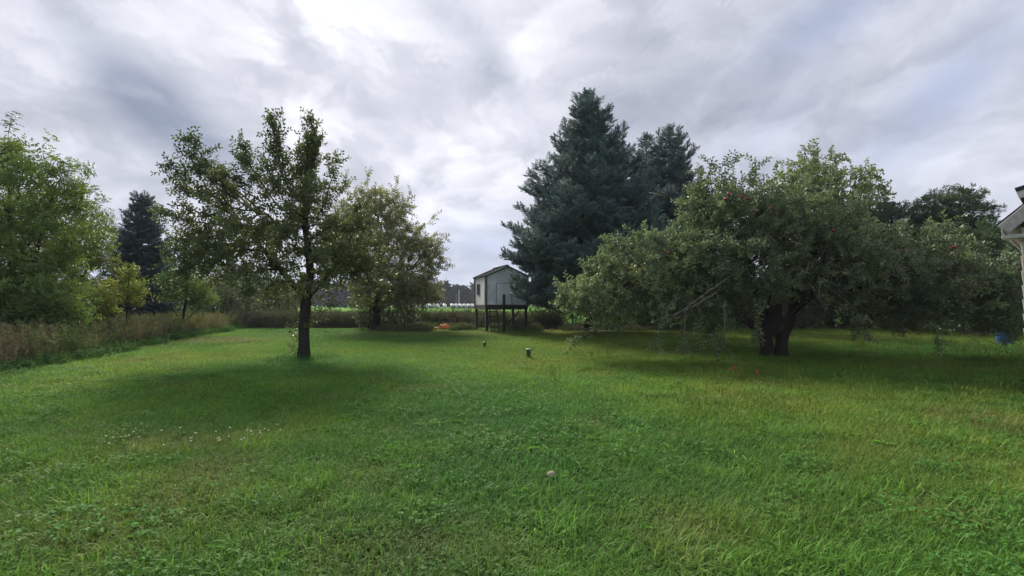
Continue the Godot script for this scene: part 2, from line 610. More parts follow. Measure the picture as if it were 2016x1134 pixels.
func build_grass() -> void:
	var near := [turf(0.34, 280, 0.09, 0.008, 3, 0.05), turf(0.34, 280, 0.105, 0.007, 3, 0.07), turf(0.34, 240, 0.095, 0.0105, 3, 0.04)]
	var mid := [turf(0.42, 280, 0.10, 0.012, 2, 0.04), turf(0.42, 280, 0.09, 0.014, 2, 0.06)]
	var far := [turf(0.7, 420, 0.09, 0.017, 1, 0.05), turf(0.7, 420, 0.10, 0.015, 1, 0.06)]
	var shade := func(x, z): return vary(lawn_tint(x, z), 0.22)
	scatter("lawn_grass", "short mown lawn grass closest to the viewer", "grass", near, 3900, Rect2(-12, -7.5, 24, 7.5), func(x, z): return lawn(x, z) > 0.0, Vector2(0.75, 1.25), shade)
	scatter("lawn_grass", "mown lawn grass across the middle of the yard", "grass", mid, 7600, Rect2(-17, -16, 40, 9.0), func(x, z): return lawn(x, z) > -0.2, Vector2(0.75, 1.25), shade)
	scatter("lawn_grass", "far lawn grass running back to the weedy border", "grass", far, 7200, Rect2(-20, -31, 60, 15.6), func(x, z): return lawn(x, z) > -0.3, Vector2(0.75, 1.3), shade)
	var tall := [turf(0.2, 90, 0.2, 0.009, 3, 0.02), turf(0.16, 70, 0.17, 0.008, 3, 0.05)]
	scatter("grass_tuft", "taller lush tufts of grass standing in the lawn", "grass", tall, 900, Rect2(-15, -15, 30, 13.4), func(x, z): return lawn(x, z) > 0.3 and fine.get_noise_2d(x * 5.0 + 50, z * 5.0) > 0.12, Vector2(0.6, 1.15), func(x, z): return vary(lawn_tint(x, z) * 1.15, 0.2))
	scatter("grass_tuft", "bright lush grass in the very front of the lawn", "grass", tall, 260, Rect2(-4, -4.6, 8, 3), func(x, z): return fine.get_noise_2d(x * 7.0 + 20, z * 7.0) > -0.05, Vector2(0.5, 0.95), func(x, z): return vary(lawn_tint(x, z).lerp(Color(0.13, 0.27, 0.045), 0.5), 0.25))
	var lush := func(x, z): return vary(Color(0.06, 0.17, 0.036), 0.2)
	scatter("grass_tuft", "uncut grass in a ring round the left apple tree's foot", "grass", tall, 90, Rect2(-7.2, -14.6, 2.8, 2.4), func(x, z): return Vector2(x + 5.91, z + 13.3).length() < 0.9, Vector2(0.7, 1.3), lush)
	scatter("grass_tuft", "long grass below the right apple tree with the crown shade put into its colour", "grass", tall, 900, Rect2(2, -18, 15, 8.0), func(x, z): return fine.get_noise_2d(x * 4.0, z * 4.0 + 30) > -0.1, Vector2(0.7, 1.3), func(x, z): return vary(lawn_tint(x, z).lerp(Color(0.05, 0.12, 0.032), 0.4), 0.2))  # tint pulled darker: the crown's shade is painted into this grass
	scatter("foxtail", "yellow seed heads of foxtail in the right half of the lawn", "grass", [foxtail(), foxtail()], 1900, Rect2(0.8, -28, 30, 22.4), func(x, z): return lawn(x, z) > 0.2 and fine.get_noise_2d(x * 2.0 + 9, z * 2.0) + 0.03 * x > 0.12, Vector2(0.8, 1.3), func(x, z): return vary(Color(0.19, 0.25, 0.06), 0.2))
	scatter("broadleaf_weed", "flat rosettes of broad leaves among the lawn grass", "weed", [broad_weed(0), broad_weed(0), broad_weed(0), broad_weed(0)], 1200, Rect2(-13, -12, 26, 10.6), func(x, z): return lawn(x, z) > 0.2 and spot.get_noise_2d(x * 7.0, z * 7.0) > 0.05, Vector2(0.6, 1.15), func(x, z): return vary(Color(0.11, 0.25, 0.045), 0.25))
	scatter("clover", "low clover leaves spread through the lawn", "clover", [broad_weed(1), broad_weed(1), broad_weed(1)], 700, Rect2(-13, -12, 26, 10.6), func(x, z): return lawn(x, z) > 0.1 and rng.randf() < 0.45 + 0.6 * wide.get_noise_2d(x * 9.0 + 70, z * 9.0), Vector2(0.8, 1.4), func(x, z): return vary(Color(0.08, 0.21, 0.042), 0.25))


func fallen_leaf() -> ArrayMesh:
	var mb := MB.new()
	for i in 3:
		var a := r(0, TAU)
		mb.leaf(Vector3(r(-0.2, 0.2), r(0.05, 0.09), r(-0.2, 0.2)), Vector3(cos(a), r(-0.3, 0.3), sin(a)).normalized(), (Vector3.UP + rdir() * 0.4).normalized(), r(0.03, 0.05), r(0.018, 0.03), vary(Color(1, 1, 1), 0.3), 0.25, 0.3)
	return mb.mesh(M.dry)


# ---------------------------------------------------------------- weeds
func weed_clump(stems: int, tall: float, seedy: float, leafy: int) -> ArrayMesh:
	var mb := MB.new()
	for i in stems:
		var a := r(0, TAU)
		var q := 0.4 * sqrt(rng.randf())
		var b := Vector3(cos(a) * q, 0, sin(a) * q)
		var l := tall * r(0.55, 1.1)
		var lean := Vector3(r(-0.35, 0.35), 1, r(-0.35, 0.35)).normalized()
		var p1 := b + lean * l * 0.55
		var p2 := p1 + (lean + Vector3(r(-0.3, 0.3), 0, r(-0.3, 0.3))).normalized() * l * 0.45
		var brown := Color(1.05, 0.97, 0.85) * r(0.7, 1.2)
		mb.tube(PackedVector3Array([b, p1, p2]), PackedFloat32Array([0.006, 0.0045, 0.002]), 3, brown)
		for k in leafy:
			var t := r(0.1, 1.0)
			var p := b.lerp(p1, t / 0.55) if t < 0.55 else p1.lerp(p2, (t - 0.55) / 0.45)
			var f := (rdir() + Vector3(0, 0.25, 0)).normalized()
			mb.leaf(p, f, f.cross(rdir()).normalized(), r(0.05, 0.11), r(0.014, 0.03), vary(Color(0.85, 1.05, 0.85), 0.35), 0.2, r(0, 0.5))
		if rng.randf() < seedy:
			for k in 12:
				var p := p2.lerp(p1, r(0, 0.5)) + rdir() * 0.02
				var f := (rdir() * 0.7 + lean).normalized()
				mb.leaf(p, f, f.cross(rdir()).normalized(), r(0.03, 0.06), 0.014, Color(1.35, 1.2, 1.05) * r(0.7, 1.2), 0.2, 0.2)
	for i in stems * 2:
		blade(mb, Vector3(r(-0.4, 0.4), 0, r(-0.4, 0.4)), r(0, TAU), tall * r(0.3, 0.7), 0.009, r(0, 0.5), r(0.3, 1.3), vary(Color(1, 1.05, 0.8), 0.3), 2)
	return mb.mesh(M.dry)


func build_weeds() -> void:
	var brown := [weed_clump(22, 0.85, 0.8, 5), weed_clump(20, 0.95, 0.6, 7), weed_clump(24, 0.75, 0.9, 4)]
	var leafy := [weed_clump(16, 0.8, 0.2, 16), weed_clump(16, 0.9, 0.3, 14)]
	var low := [weed_clump(12, 0.32, 0.1, 14), weed_clump(12, 0.38, 0.2, 12)]
	var brown_tint := func(x, z):
		var k := fine.get_noise_2d(x * 4.0, z * 4.0)
		return vary(Color(0.29, 0.25, 0.155).lerp(Color(0.17, 0.22, 0.09), clampf(0.42 + k * 1.6, 0, 1)), 0.25)
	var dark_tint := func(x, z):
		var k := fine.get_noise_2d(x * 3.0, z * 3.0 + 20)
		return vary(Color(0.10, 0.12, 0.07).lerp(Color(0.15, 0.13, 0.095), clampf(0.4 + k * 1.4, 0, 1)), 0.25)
	var fresh := func(x, z): return vary(Color(0.10, 0.20, 0.055), 0.25)
	scatter("tall_weeds", "dry brown knee-high weeds along the left border of the lawn", "weeds", brown, 3600, Rect2(-30, -33, 24, 31), func(x, z): return x < edge_x(z) - 0.15 and x > edge_x(z) - 4.8, Vector2(0.4, 1.12), brown_tint)
	scatter("tall_weeds", "green leafy weeds standing among the dry brown ones on the left", "weeds", leafy, 800, Rect2(-30, -33, 24, 31), func(x, z): return x < edge_x(z) - 0.3 and x > edge_x(z) - 5.0 and fine.get_noise_2d(x * 5.0, z * 5.0 + 60) > 0.0, Vector2(0.6, 1.35), func(x, z): return vary(Color(0.12, 0.18, 0.065), 0.3))
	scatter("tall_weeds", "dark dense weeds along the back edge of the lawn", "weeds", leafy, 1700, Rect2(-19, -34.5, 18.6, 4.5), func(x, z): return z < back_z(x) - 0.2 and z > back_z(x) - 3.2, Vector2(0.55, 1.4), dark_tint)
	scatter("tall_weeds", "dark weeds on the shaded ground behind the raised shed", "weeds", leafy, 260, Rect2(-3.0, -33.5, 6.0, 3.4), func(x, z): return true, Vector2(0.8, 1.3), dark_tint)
	scatter("low_weeds", "low green leafy weeds where lawn meets the left border", "weeds", low, 420, Rect2(-19, -31, 14, 29), func(x, z): return absf(x - edge_x(z)) < 0.45, Vector2(0.6, 1.1), fresh)
	scatter("low_weeds", "low scrubby weeds beside the orange cover", "weeds", low, 330, Rect2(-8.0, -31, 9.5, 5.0), func(x, z): return not (x > -4.75 and x < -3.4 and z > -29.0) and ((pow((x + 5.2) / 2.8, 2) + pow((z + 28.3) / 1.8, 2)) < 1.0 or (x > -2.6 and absf(z - back_z(x)) < 0.5)), Vector2(0.7, 1.2), func(x, z): return vary(Color(0.13, 0.16, 0.075), 0.3))
	scatter("low_weeds", "sparse weeds below the spruces behind the lawn", "weeds", low, 520, Rect2(1.0, -33, 34, 7.0), func(x, z): return z < back_z(x) and z > back_z(x) - 4.0 and fine.get_noise_2d(x * 3.0, z * 3.0) > 0.02, Vector2(0.6, 1.1), dark_tint)
	scatter("fallen_leaves", "few dry fallen leaves lying in the lawn", "leaves", [fallen_leaf(), fallen_leaf()], 110, Rect2(-11, -15, 24, 10), func(x, z): return lawn(x, z) > 0.5, Vector2(0.7, 1.1), func(x, z): return vary(Color(0.26, 0.21, 0.09), 0.35))
	# rough pasture beyond the borders, up to the bright hay field
	var tall := [turf(0.7, 260, 0.30, 0.016, 2, 0.15), turf(0.7, 260, 0.24, 0.016, 2, 0.1)]
	scatter("field_grass", "rough pale green grass beyond the weedy borders", "grass", tall, 5200, Rect2(-60, -75, 110, 62), func(x, z): return x < edge_x(z) - 4.5 or z < back_z(x) - 3.2, Vector2(0.8, 1.4), func(x, z): return vary(Color(0.13, 0.32, 0.04) if z < -36.0 else Color(0.13, 0.18, 0.065), 0.2))


# ---------------------------------------------------------------- trees
func apple_twig(leaves: int, l: float, leaf_l: float, leaf_w: float, twig: Color) -> ArrayMesh:
	var mb := MB.new()
	var tip := Vector3(r(-0.03, 0.03), l, r(-0.03, 0.03))
	mb.tube(PackedVector3Array([Vector3.ZERO, tip]), PackedFloat32Array([0.0035, 0.002]), 3, twig)
	for i in leaves:
		var t := (i + 0.6) / leaves
		var a := i * 2.4 + r(-0.4, 0.4)
		var out := Vector3(cos(a), 0, sin(a))
		var f := (out + Vector3(0, r(0.1, 0.9), 0) + Vector3(0, 1.2, 0) * pow(t, 5.0)).normalized()
		var b := tip * t + f * r(0.01, 0.03)
		var nn := (Vector3.UP * 1.2 + rdir() * 0.8)
		nn = (nn - f * nn.dot(f)).normalized()
		var col := vary(Color(1, 1, 1), 0.28)
		if rng.randf() < 0.05:
			col = Color(1.9, 1.35, 0.7)
		mb.leaf(b, f, nn, leaf_l * r(0.7, 1.2), leaf_w * r(0.8, 1.2), col, 0.22, r(0.05, 0.45))
	return mb.mesh(M.leaf)


func compound_twig(fronds: int, leaflets: int, frond_l: float, leaf_l: float, leaf_w: float) -> ArrayMesh:
	var mb := MB.new()
	mb.tube(PackedVector3Array([Vector3.ZERO, Vector3(0, 0.4, 0)]), PackedFloat32Array([0.005, 0.003]), 3, Color(0.8, 0.7, 0.7))
	for i in fronds:
		var a := i * 2.4 + r(-0.3, 0.3)
		var f := Vector3(cos(a), r(0.2, 0.9), sin(a)).normalized()
		var b := Vector3(0, 0.4 * (i + 1.0) / fronds, 0)
		var side := f.cross(Vector3.UP).normalized()
		var col := vary(Color(1, 1, 1), 0.25)
		for k in leaflets:
			var t := (k / 2 + 1.0) / (leaflets / 2 + 1.0)
			var p := b + f * frond_l * t - Vector3(0, 0.25 * frond_l * t * t, 0)
			var g := (f * 0.7 + side * (1.0 if k % 2 == 0 else -1.0) - Vector3(0, r(0.2, 0.6), 0)).normalized()
			if k == leaflets - 1:
				g = (f - Vector3(0, 0.4, 0)).normalized()
			var nn := Vector3.UP + rdir() * 0.4
			mb.leaf(p, g, (nn - g * nn.dot(g)).normalized(), leaf_l * r(0.8, 1.2), leaf_w * r(0.8, 1.2), col, 0.15, r(0.1, 0.4))
	return mb.mesh(M.leaf)


func scale_spray() -> ArrayMesh:
	var mb := MB.new()
	for i in 26:
		var y := r(0.0, 0.34)
		var a := r(0, TAU)
		var f := (Vector3(cos(a), 0, sin(a)) * 0.7 + Vector3(0, 0.8, 0)).normalized()
		mb.leaf(Vector3(0, y, 0) + f * r(0, 0.07), f, f.cross(rdir()).normalized(), r(0.06, 0.13), r(0.02, 0.035), vary(Color(1, 1, 1), 0.25), 0.3, 0.1)
	return mb.mesh(M.leaf)


func smooth(pts: Array, step: float) -> PackedVector3Array:
	var out := PackedVector3Array()
	for i in pts.size() - 1:
		var p0: Vector3 = pts[maxi(i - 1, 0)]
		var p1: Vector3 = pts[i]
		var p2: Vector3 = pts[i + 1]
		var p3: Vector3 = pts[mini(i + 2, pts.size() - 1)]
		var k := maxi(1, int(p1.distance_to(p2) / step))
		for j in k:
			out.push_back(p1.cubic_interpolate(p2, p0, p3, float(j) / k))
	out.push_back(pts[pts.size() - 1])
	return out


func in_blob(b: Array, shell: float) -> Vector3:
	return b[0] + rdir() * pow(rng.randf(), shell) * (b[1] as Vector3)


# spec: limbs (polylines, the first is the trunk), blobs [centre, radii, count], shoots (leafy polylines), trunk (radius), twig (end radius), step, arch, leaves (meshes), per (clusters per leafy node),
# thin (leafy below this radius), droop, tints, size, bark
func make_tree(called: String, label: String, category: String, at: Vector3, spec: Dictionary, group := "") -> Node3D:
	var t := thing(called, label, category, at, 0.0, group)
	var pos := PackedVector3Array()
	var par := PackedInt32Array()
	var run := PackedFloat32Array()
	var step: float = spec.get("step", 0.22)
	var lines: Array = spec.limbs + spec.get("shoots", [])
	var first_blob: int = spec.limbs.size()
	var origin := Vector3.ZERO
	for li in lines.size():
		if li == first_blob:
			grow(pos, par, run, spec, origin, step)
		var line := smooth(lines[li], step)
		var prev := -1
		var start := 0
		if pos.size():
			var best := 1e9
			for i in pos.size():
				var d := pos[i].distance_squared_to(line[0])
				if d < best:
					best = d
					prev = i
			start = 1 if best < 0.02 else 0
		for i in range(start, line.size()):
			pos.push_back(line[i] + (rdir() * step * 0.08 if i > 1 else Vector3.ZERO))
			par.push_back(prev)
			run.push_back(0.0 if prev < 0 else run[prev] + pos[prev].distance_to(line[i]))
			prev = pos.size() - 1
		if li == 0:
			origin = line[line.size() - 1]
	if lines.size() == first_blob:
		grow(pos, par, run, spec, origin, step)
	for tip in spec.get("arms", []):
		# a long arm that sweeps out of the crown to its own tip, with short spurs along it
		var from := origin + Vector3(0, -0.6, 0)
		var mid: Vector3 = from.lerp(tip, 0.5) + Vector3((tip.x - from.x) * 0.12, -0.12 * from.distance_to(tip) * 0.4, (tip.z - from.z) * 0.12)
		var root: Vector3 = mid.lerp(from, 0.35)
		var prev := 0
		for i in pos.size():
			if pos[i].y > 1.4 and pos[i].distance_squared_to(root) < pos[prev].distance_squared_to(root):
				prev = i
		var line := smooth([pos[prev], pos[prev].lerp(mid, 0.6) + rdir() * 0.06, mid.lerp(tip, 0.45) + rdir() * 0.08, tip], step)
		for i in range(1, line.size()):
			pos.push_back(line[i] + rdir() * step * 0.06)
			par.push_back(prev)
			run.push_back(run[prev] + step)
			prev = pos.size() - 1
			if i > 2 and i < line.size() - 1:
				for k in 2:
					var d := ((line[i] - line[i - 1]).normalized() * 0.7 + rdir() + Vector3(0, 0.25, 0)).normalized()
					pos.push_back(line[i] + d * r(0.12, 0.34) * (1.3 - float(i) / line.size()))
					par.push_back(prev)
					run.push_back(run[prev] + 0.2)
	# thickness: the pipe model, scaled so that the trunk has its radius
	var count := pos.size()
	var kids := PackedInt32Array()
	kids.resize(count)
	for i in count:
		if par[i] >= 0:
			kids[par[i]] += 1
	var ends := 0
	for i in count:
		if kids[i] == 0:
			ends += 1
	var twig_r: float = spec.get("twig", 0.006)
	var e: float = log(maxf(ends, 2.0)) / log(float(spec.trunk) / twig_r)
	var sum := PackedFloat32Array()
	sum.resize(count)
	var main := PackedInt32Array()
	main.resize(count)
	main.fill(-1)
	for i in range(count - 1, -1, -1):
		if kids[i] == 0:
			sum[i] = pow(twig_r, e)
		var p := par[i]
		if p >= 0:
			sum[p] += sum[i] * 1.002
			if main[p] < 0 or sum[i] > sum[main[p]]:
				main[p] = i
	var rad := PackedFloat32Array()
	rad.resize(count)
	for i in count:
		rad[i] = pow(sum[i], 1.0 / e) * (1.0 + 0.45 * exp(-maxf(pos[i].y, 0.0) / 0.13))
	var bark: Color = spec.get("bark", Color(0.05, 0.042, 0.036))
	var wood := MB.new()
	var twigs := MB.new()
	for i in count:
		var p := par[i]
		if p >= 0 and main[p] == i:
			continue
		var pts := PackedVector3Array()
		var rr := PackedFloat32Array()
		if p >= 0:
			pts.push_back(pos[p]); rr.push_back(minf(rad[i] * 1.15, rad[p]))
		var k := i
		while k >= 0:
			pts.push_back(pos[k]); rr.push_back(rad[k])
			k = main[k]
		rr[rr.size() - 1] *= 0.6
		if rr[0] > 0.02:
			wood.tube(pts, rr, 12 if rr[0] > 0.1 else 6, bark * r(0.85, 1.1), 0.10 if rr[0] > 0.1 else 0.04)
		else:
			twigs.tube(pts, rr, 3, bark * r(0.9, 1.5))
	var extra: Array = spec.get("extra", [])
	for i in range(0, extra.size(), 2):
		wood.tube(PackedVector3Array(extra[i]), PackedFloat32Array(extra[i + 1]), 12, bark, 0.1)
	part("trunk", wood, M.bark, t)
	if twigs.v.size():
		part("twigs", twigs, M.twig, t).set_meta("kind", "stuff")
	# leaves
	var thin: float = spec.get("thin", 0.016)
	var per: float = spec.get("per", 2.0)
	var droop: float = spec.get("droop", 0.2)
	var size: Vector2 = spec.get("size", Vector2(0.8, 1.25))
	var meshes: Array = spec.leaves
	var a_tint: Color = spec.tints[0]
	var b_tint: Color = spec.tints[1]
	var where := []
	var tint := []
	for m in meshes:
		where.append([])
		tint.append([])
	var low: float = spec.get("low", 0.3)
	last_twigs.clear()
	for i in count:
		if rad[i] < 0.012:
			last_twigs.push_back(pos[i])
	for i in count:
		if rad[i] > thin or par[i] < 0 or pos[i].y < spec.get("leaf_low", low):
			continue
		var d := (pos[i] - pos[par[i]]).normalized()
		var amount: float = (0.55 if pos[i].y < spec.get("sparse", 0.0) and pos[i].y > 1.3 else 1.0) * per * (1.6 if kids[i] == 0 else 1.0)
		var whole := int(amount) + (1 if rng.randf() < amount - int(amount) else 0)
		for k in whole:
			var y := (d * 0.8 + rdir() * 0.75 + Vector3(0, -droop, 0)).normalized()
			var q := rng.randi() % meshes.size()
			var s := r(size.x, size.y)
			var p := pos[i].lerp(pos[par[i]], rng.randf())
			where[q].append(Transform3D(frame_y(y, r(0, TAU)).scaled(Vector3.ONE * s), p))
			var f := clampf(0.5 + 0.9 * spot.get_noise_3d((p.x + at.x) * 5.0, p.y * 5.0, (p.z + at.z) * 5.0) + r(-0.25, 0.25), 0, 1)
			tint[q].append(vary(a_tint.lerp(b_tint, f), 0.24))
	for q in meshes.size():
		if where[q].size():
			many("foliage", meshes[q], where[q], tint[q], t)
	return t


func grow(pos: PackedVector3Array, par: PackedInt32Array, run: PackedFloat32Array, spec: Dictionary, origin: Vector3, step: float) -> void:
	var order := []
	for b in spec.blobs:
		for i in int(b[2]):
			var p := in_blob(b, b[3] if b.size() > 3 else 0.42)
			if p.y > spec.get("low", 0.3):
				order.append([p.distance_to(origin), p])
	order.sort_custom(func(a, b): return a[0] < b[0])
	var min_h: float = spec.get("fork", 1.2)
	var w: float = spec.get("direct", 0.35)
	var arch: float = spec.get("arch", 0.1)
	for item in order:
		var p: Vector3 = item[1]
		var best := 1e9
		var at := -1
		for i in pos.size():
			if pos[i].y < min_h:
				continue
			var c := pos[i].distance_to(p) + w * run[i]
			if c < best:
				best = c
				at = i
		if at < 0:
			at = pos.size() - 1
		var a := pos[at]
		var d := a.distance_to(p)
		if d < step * 0.5:
			continue
		var dir := (p - a) / d
		if par[at] >= 0:
			dir = (dir + 0.7 * (a - pos[par[at]]).normalized()).normalized()
		var ctrl := a + dir * d * 0.5 + Vector3(0, d * arch, 0)
		var k := maxi(1, int(ceil(d / step)))
		var prev := at
		for j in range(1, k + 1):
			var s := float(j) / k
			var q := a.lerp(ctrl, s).lerp(ctrl.lerp(p, s), s)
			if j < k:
				q += rdir() * step * 0.12
			pos.push_back(q)
			par.push_back(prev)
			run.push_back(run[prev] + pos[prev].distance_to(q))
			prev = pos.size() - 1


func apple_mesh(col: Color, size: float) -> MB:
	var mb := MB.new()
	var prof := []
	for i in 9:
		var a := PI * i / 8.0
		prof.append(Vector2(sin(a) * size * (1.0 + 0.12 * cos(a)), -cos(a) * size * 0.92 - (0.25 * size if i == 8 else 0.0)))
	mb.lathe(prof, 10, col)
	mb.tube(PackedVector3Array([Vector3(0, size * 0.6, 0), Vector3(size * 0.1, size * 1.3, 0)]), PackedFloat32Array([0.003, 0.003]), 4, Color(0.06, 0.04, 0.03))
	return mb


func build_apple_trees() -> void:
	var green := [apple_twig(13, 0.34, 0.095, 0.056, Color(0.6, 0.5, 0.5)), apple_twig(11, 0.28, 0.09, 0.052, Color(0.6, 0.5, 0.5)), apple_twig(15, 0.42, 0.095, 0.056, Color(0.6, 0.5, 0.5))]
	# --- the left tree: one straight trunk, flat-bottomed crown, long upright shoots
	var left := make_tree("apple_tree", "airy apple tree with one straight dark trunk alone in the left of the lawn", "tree", Vector3(-5.91, ground_y(-5.91, -13.4), -13.4), {
		"limbs": [
			[Vector3(0, -0.1, 0), Vector3(-0.01, 0.7, 0), Vector3(0.02, 1.35, 0.02), Vector3(0.05, 1.75, 0), Vector3(0.12, 2.5, -0.1), Vector3(0.05, 3.4, 0), Vector3(0.0, 4.4, 0.05)],
			[Vector3(0.08, 0.82, 0.02), Vector3(0.42, 1.2, 0.15), Vector3(0.85, 1.52, 0.25), Vector3(1.4, 1.72, 0.3), Vector3(2.0, 1.85, 0.35)],
			[Vector3(0.04, 1.42, 0), Vector3(0.7, 1.55, -0.3), Vector3(1.35, 1.5, -0.5), Vector3(2.1, 1.7, -0.7)],
			[Vector3(0.0, 1.6, 0), Vector3(-0.55, 1.85, 0.2), Vector3(-1.2, 1.9, 0.5), Vector3(-2.0, 2.1, 0.7)],
			[Vector3(0.02, 1.5, 0), Vector3(-0.5, 1.7, -0.4), Vector3(-1.4, 1.75, -0.7), Vector3(-2.3, 2.3, -0.9)],
			[Vector3(0.05, 1.75, 0), Vector3(-0.5, 2.4, 0.1), Vector3(-1.3, 3.3, 0.1), Vector3(-2.2, 4.4, 0.2)],
			[Vector3(0.05, 1.7, 0), Vector3(0.6, 2.2, 0.2), Vector3(1.1, 2.9, 0.1), Vector3(1.4, 3.7, 0)],
			[Vector3(0.05, 1.65, 0), Vector3(0.2, 2.1, 0.8), Vector3(0.3, 2.7, 1.6)],
			[Vector3(0.05, 1.65, 0), Vector3(0.1, 2.2, -0.8), Vector3(0.0, 2.9, -1.7)],
		],
		"blobs": [
			[Vector3(-0.3, 3.4, 0), Vector3(1.7, 1.3, 1.7), 110, 0.4], [Vector3(-0.15, 4.7, 0), Vector3(0.9, 0.8, 1.0), 45, 0.5], [Vector3(-2.4, 3.1, 0), Vector3(1.3, 1.0, 1.3), 60, 0.45],
			[Vector3(1.15, 3.0, 0), Vector3(0.9, 1.1, 1.4), 60, 0.5], [Vector3(-0.4, 2.3, 0.2), Vector3(2.3, 0.5, 2.0), 70, 0.5],
		],
		"arms": [
			Vector3(-3.4, 6.4, 0.1), Vector3(-3.0, 5.8, 0.5), Vector3(-3.8, 5.5, 0.2), Vector3(-3.9, 5.0, -0.3), Vector3(-3.9, 4.2, 0.4), Vector3(-3.9, 3.5, -0.2), Vector3(-3.5, 2.9, 0.6), Vector3(-3.0, 2.4, 0.9), Vector3(-2.2, 6.0, -0.3), Vector3(-1.75, 6.1, 0.3), Vector3(-2.6, 5.3, 0.9),
			Vector3(-1.0, 6.95, 0.1), Vector3(-0.75, 6.5, 0.4), Vector3(-0.35, 6.2, -0.4), Vector3(0.2, 6.95, 0.05), Vector3(0.45, 6.3, 0.3), Vector3(0.15, 6.4, 0.2), Vector3(0.95, 5.8, 0.1), Vector3(1.25, 5.1, 0.2), Vector3(1.6, 4.5, -0.2), Vector3(1.9, 3.9, 0.3), Vector3(2.2, 3.2, 0.1), Vector3(2.3, 2.5, 0.3), Vector3(2.2, 2.0, -0.3),
			Vector3(-1.5, 5.0, 1.5), Vector3(-0.4, 5.2, 1.5), Vector3(0.7, 4.6, 1.6), Vector3(-2.4, 4.1, 1.6), Vector3(-1.0, 3.6, 2.2), Vector3(0.4, 3.3, 2.2), Vector3(1.2, 2.7, 1.8), Vector3(-2.0, 2.9, 1.8), Vector3(-0.9, 4.8, -1.7), Vector3(0.5, 4.4, -1.8), Vector3(-2.2, 3.7, -1.7), Vector3(-0.5, 3.0, -2.2), Vector3(1.1, 3.0, -1.8),
		],
		"shoots": [
			[Vector3(-0.16, 0.25, 0.05), Vector3(-0.24, 0.5, 0.1), Vector3(-0.3, 0.75, 0.1)], [Vector3(-0.13, 0.9, 0.1), Vector3(-0.2, 1.2, 0.16)],
		],
		"trunk": 0.145, "twig": 0.0055, "thin": 0.022, "size": Vector2(0.68, 1.15), "per": 1.9, "leaf_low": 0.15, "sparse": 2.45, "droop": 0.05, "leaves": green, "tints": [Color(0.068, 0.104, 0.044), Color(0.138, 0.178, 0.072)], "low": 1.55, "fork": 1.5, "arch": 0.06, "bark": Color(0.075, 0.067, 0.060),
	})
	for q in [Vector3(0.5, 2.6, 1.6), Vector3(0.4, 2.2, 1.3), Vector3(0.75, 3.3, 1.5), Vector3(1.3, 2.0, 1.2), Vector3(1.7, 2.5, 1.0), Vector3(-1.2, 3.0, 1.5), Vector3(-2.0, 2.6, 1.2), Vector3(0.2, 3.6, 1.7), Vector3(2.0, 2.2, 0.8), Vector3(-2.9, 2.4, 0.6), Vector3(-0.4, 2.3, 1.7), Vector3(0.9, 2.4, 1.6)]:
		part("apple", apple_mesh(vary(Color(0.17, 0.20, 0.05), 0.2), r(0.034, 0.042)), M.apple, left).position = q
	# --- the right tree: two stems grown together, a wide crown that hangs to the ground
	var grey_twig := Color(2.4, 1.7, 1.9)
	var dark := [apple_twig(13, 0.34, 0.092, 0.058, grey_twig), apple_twig(12, 0.3, 0.085, 0.055, grey_twig), apple_twig(15, 0.40, 0.092, 0.06, grey_twig)]
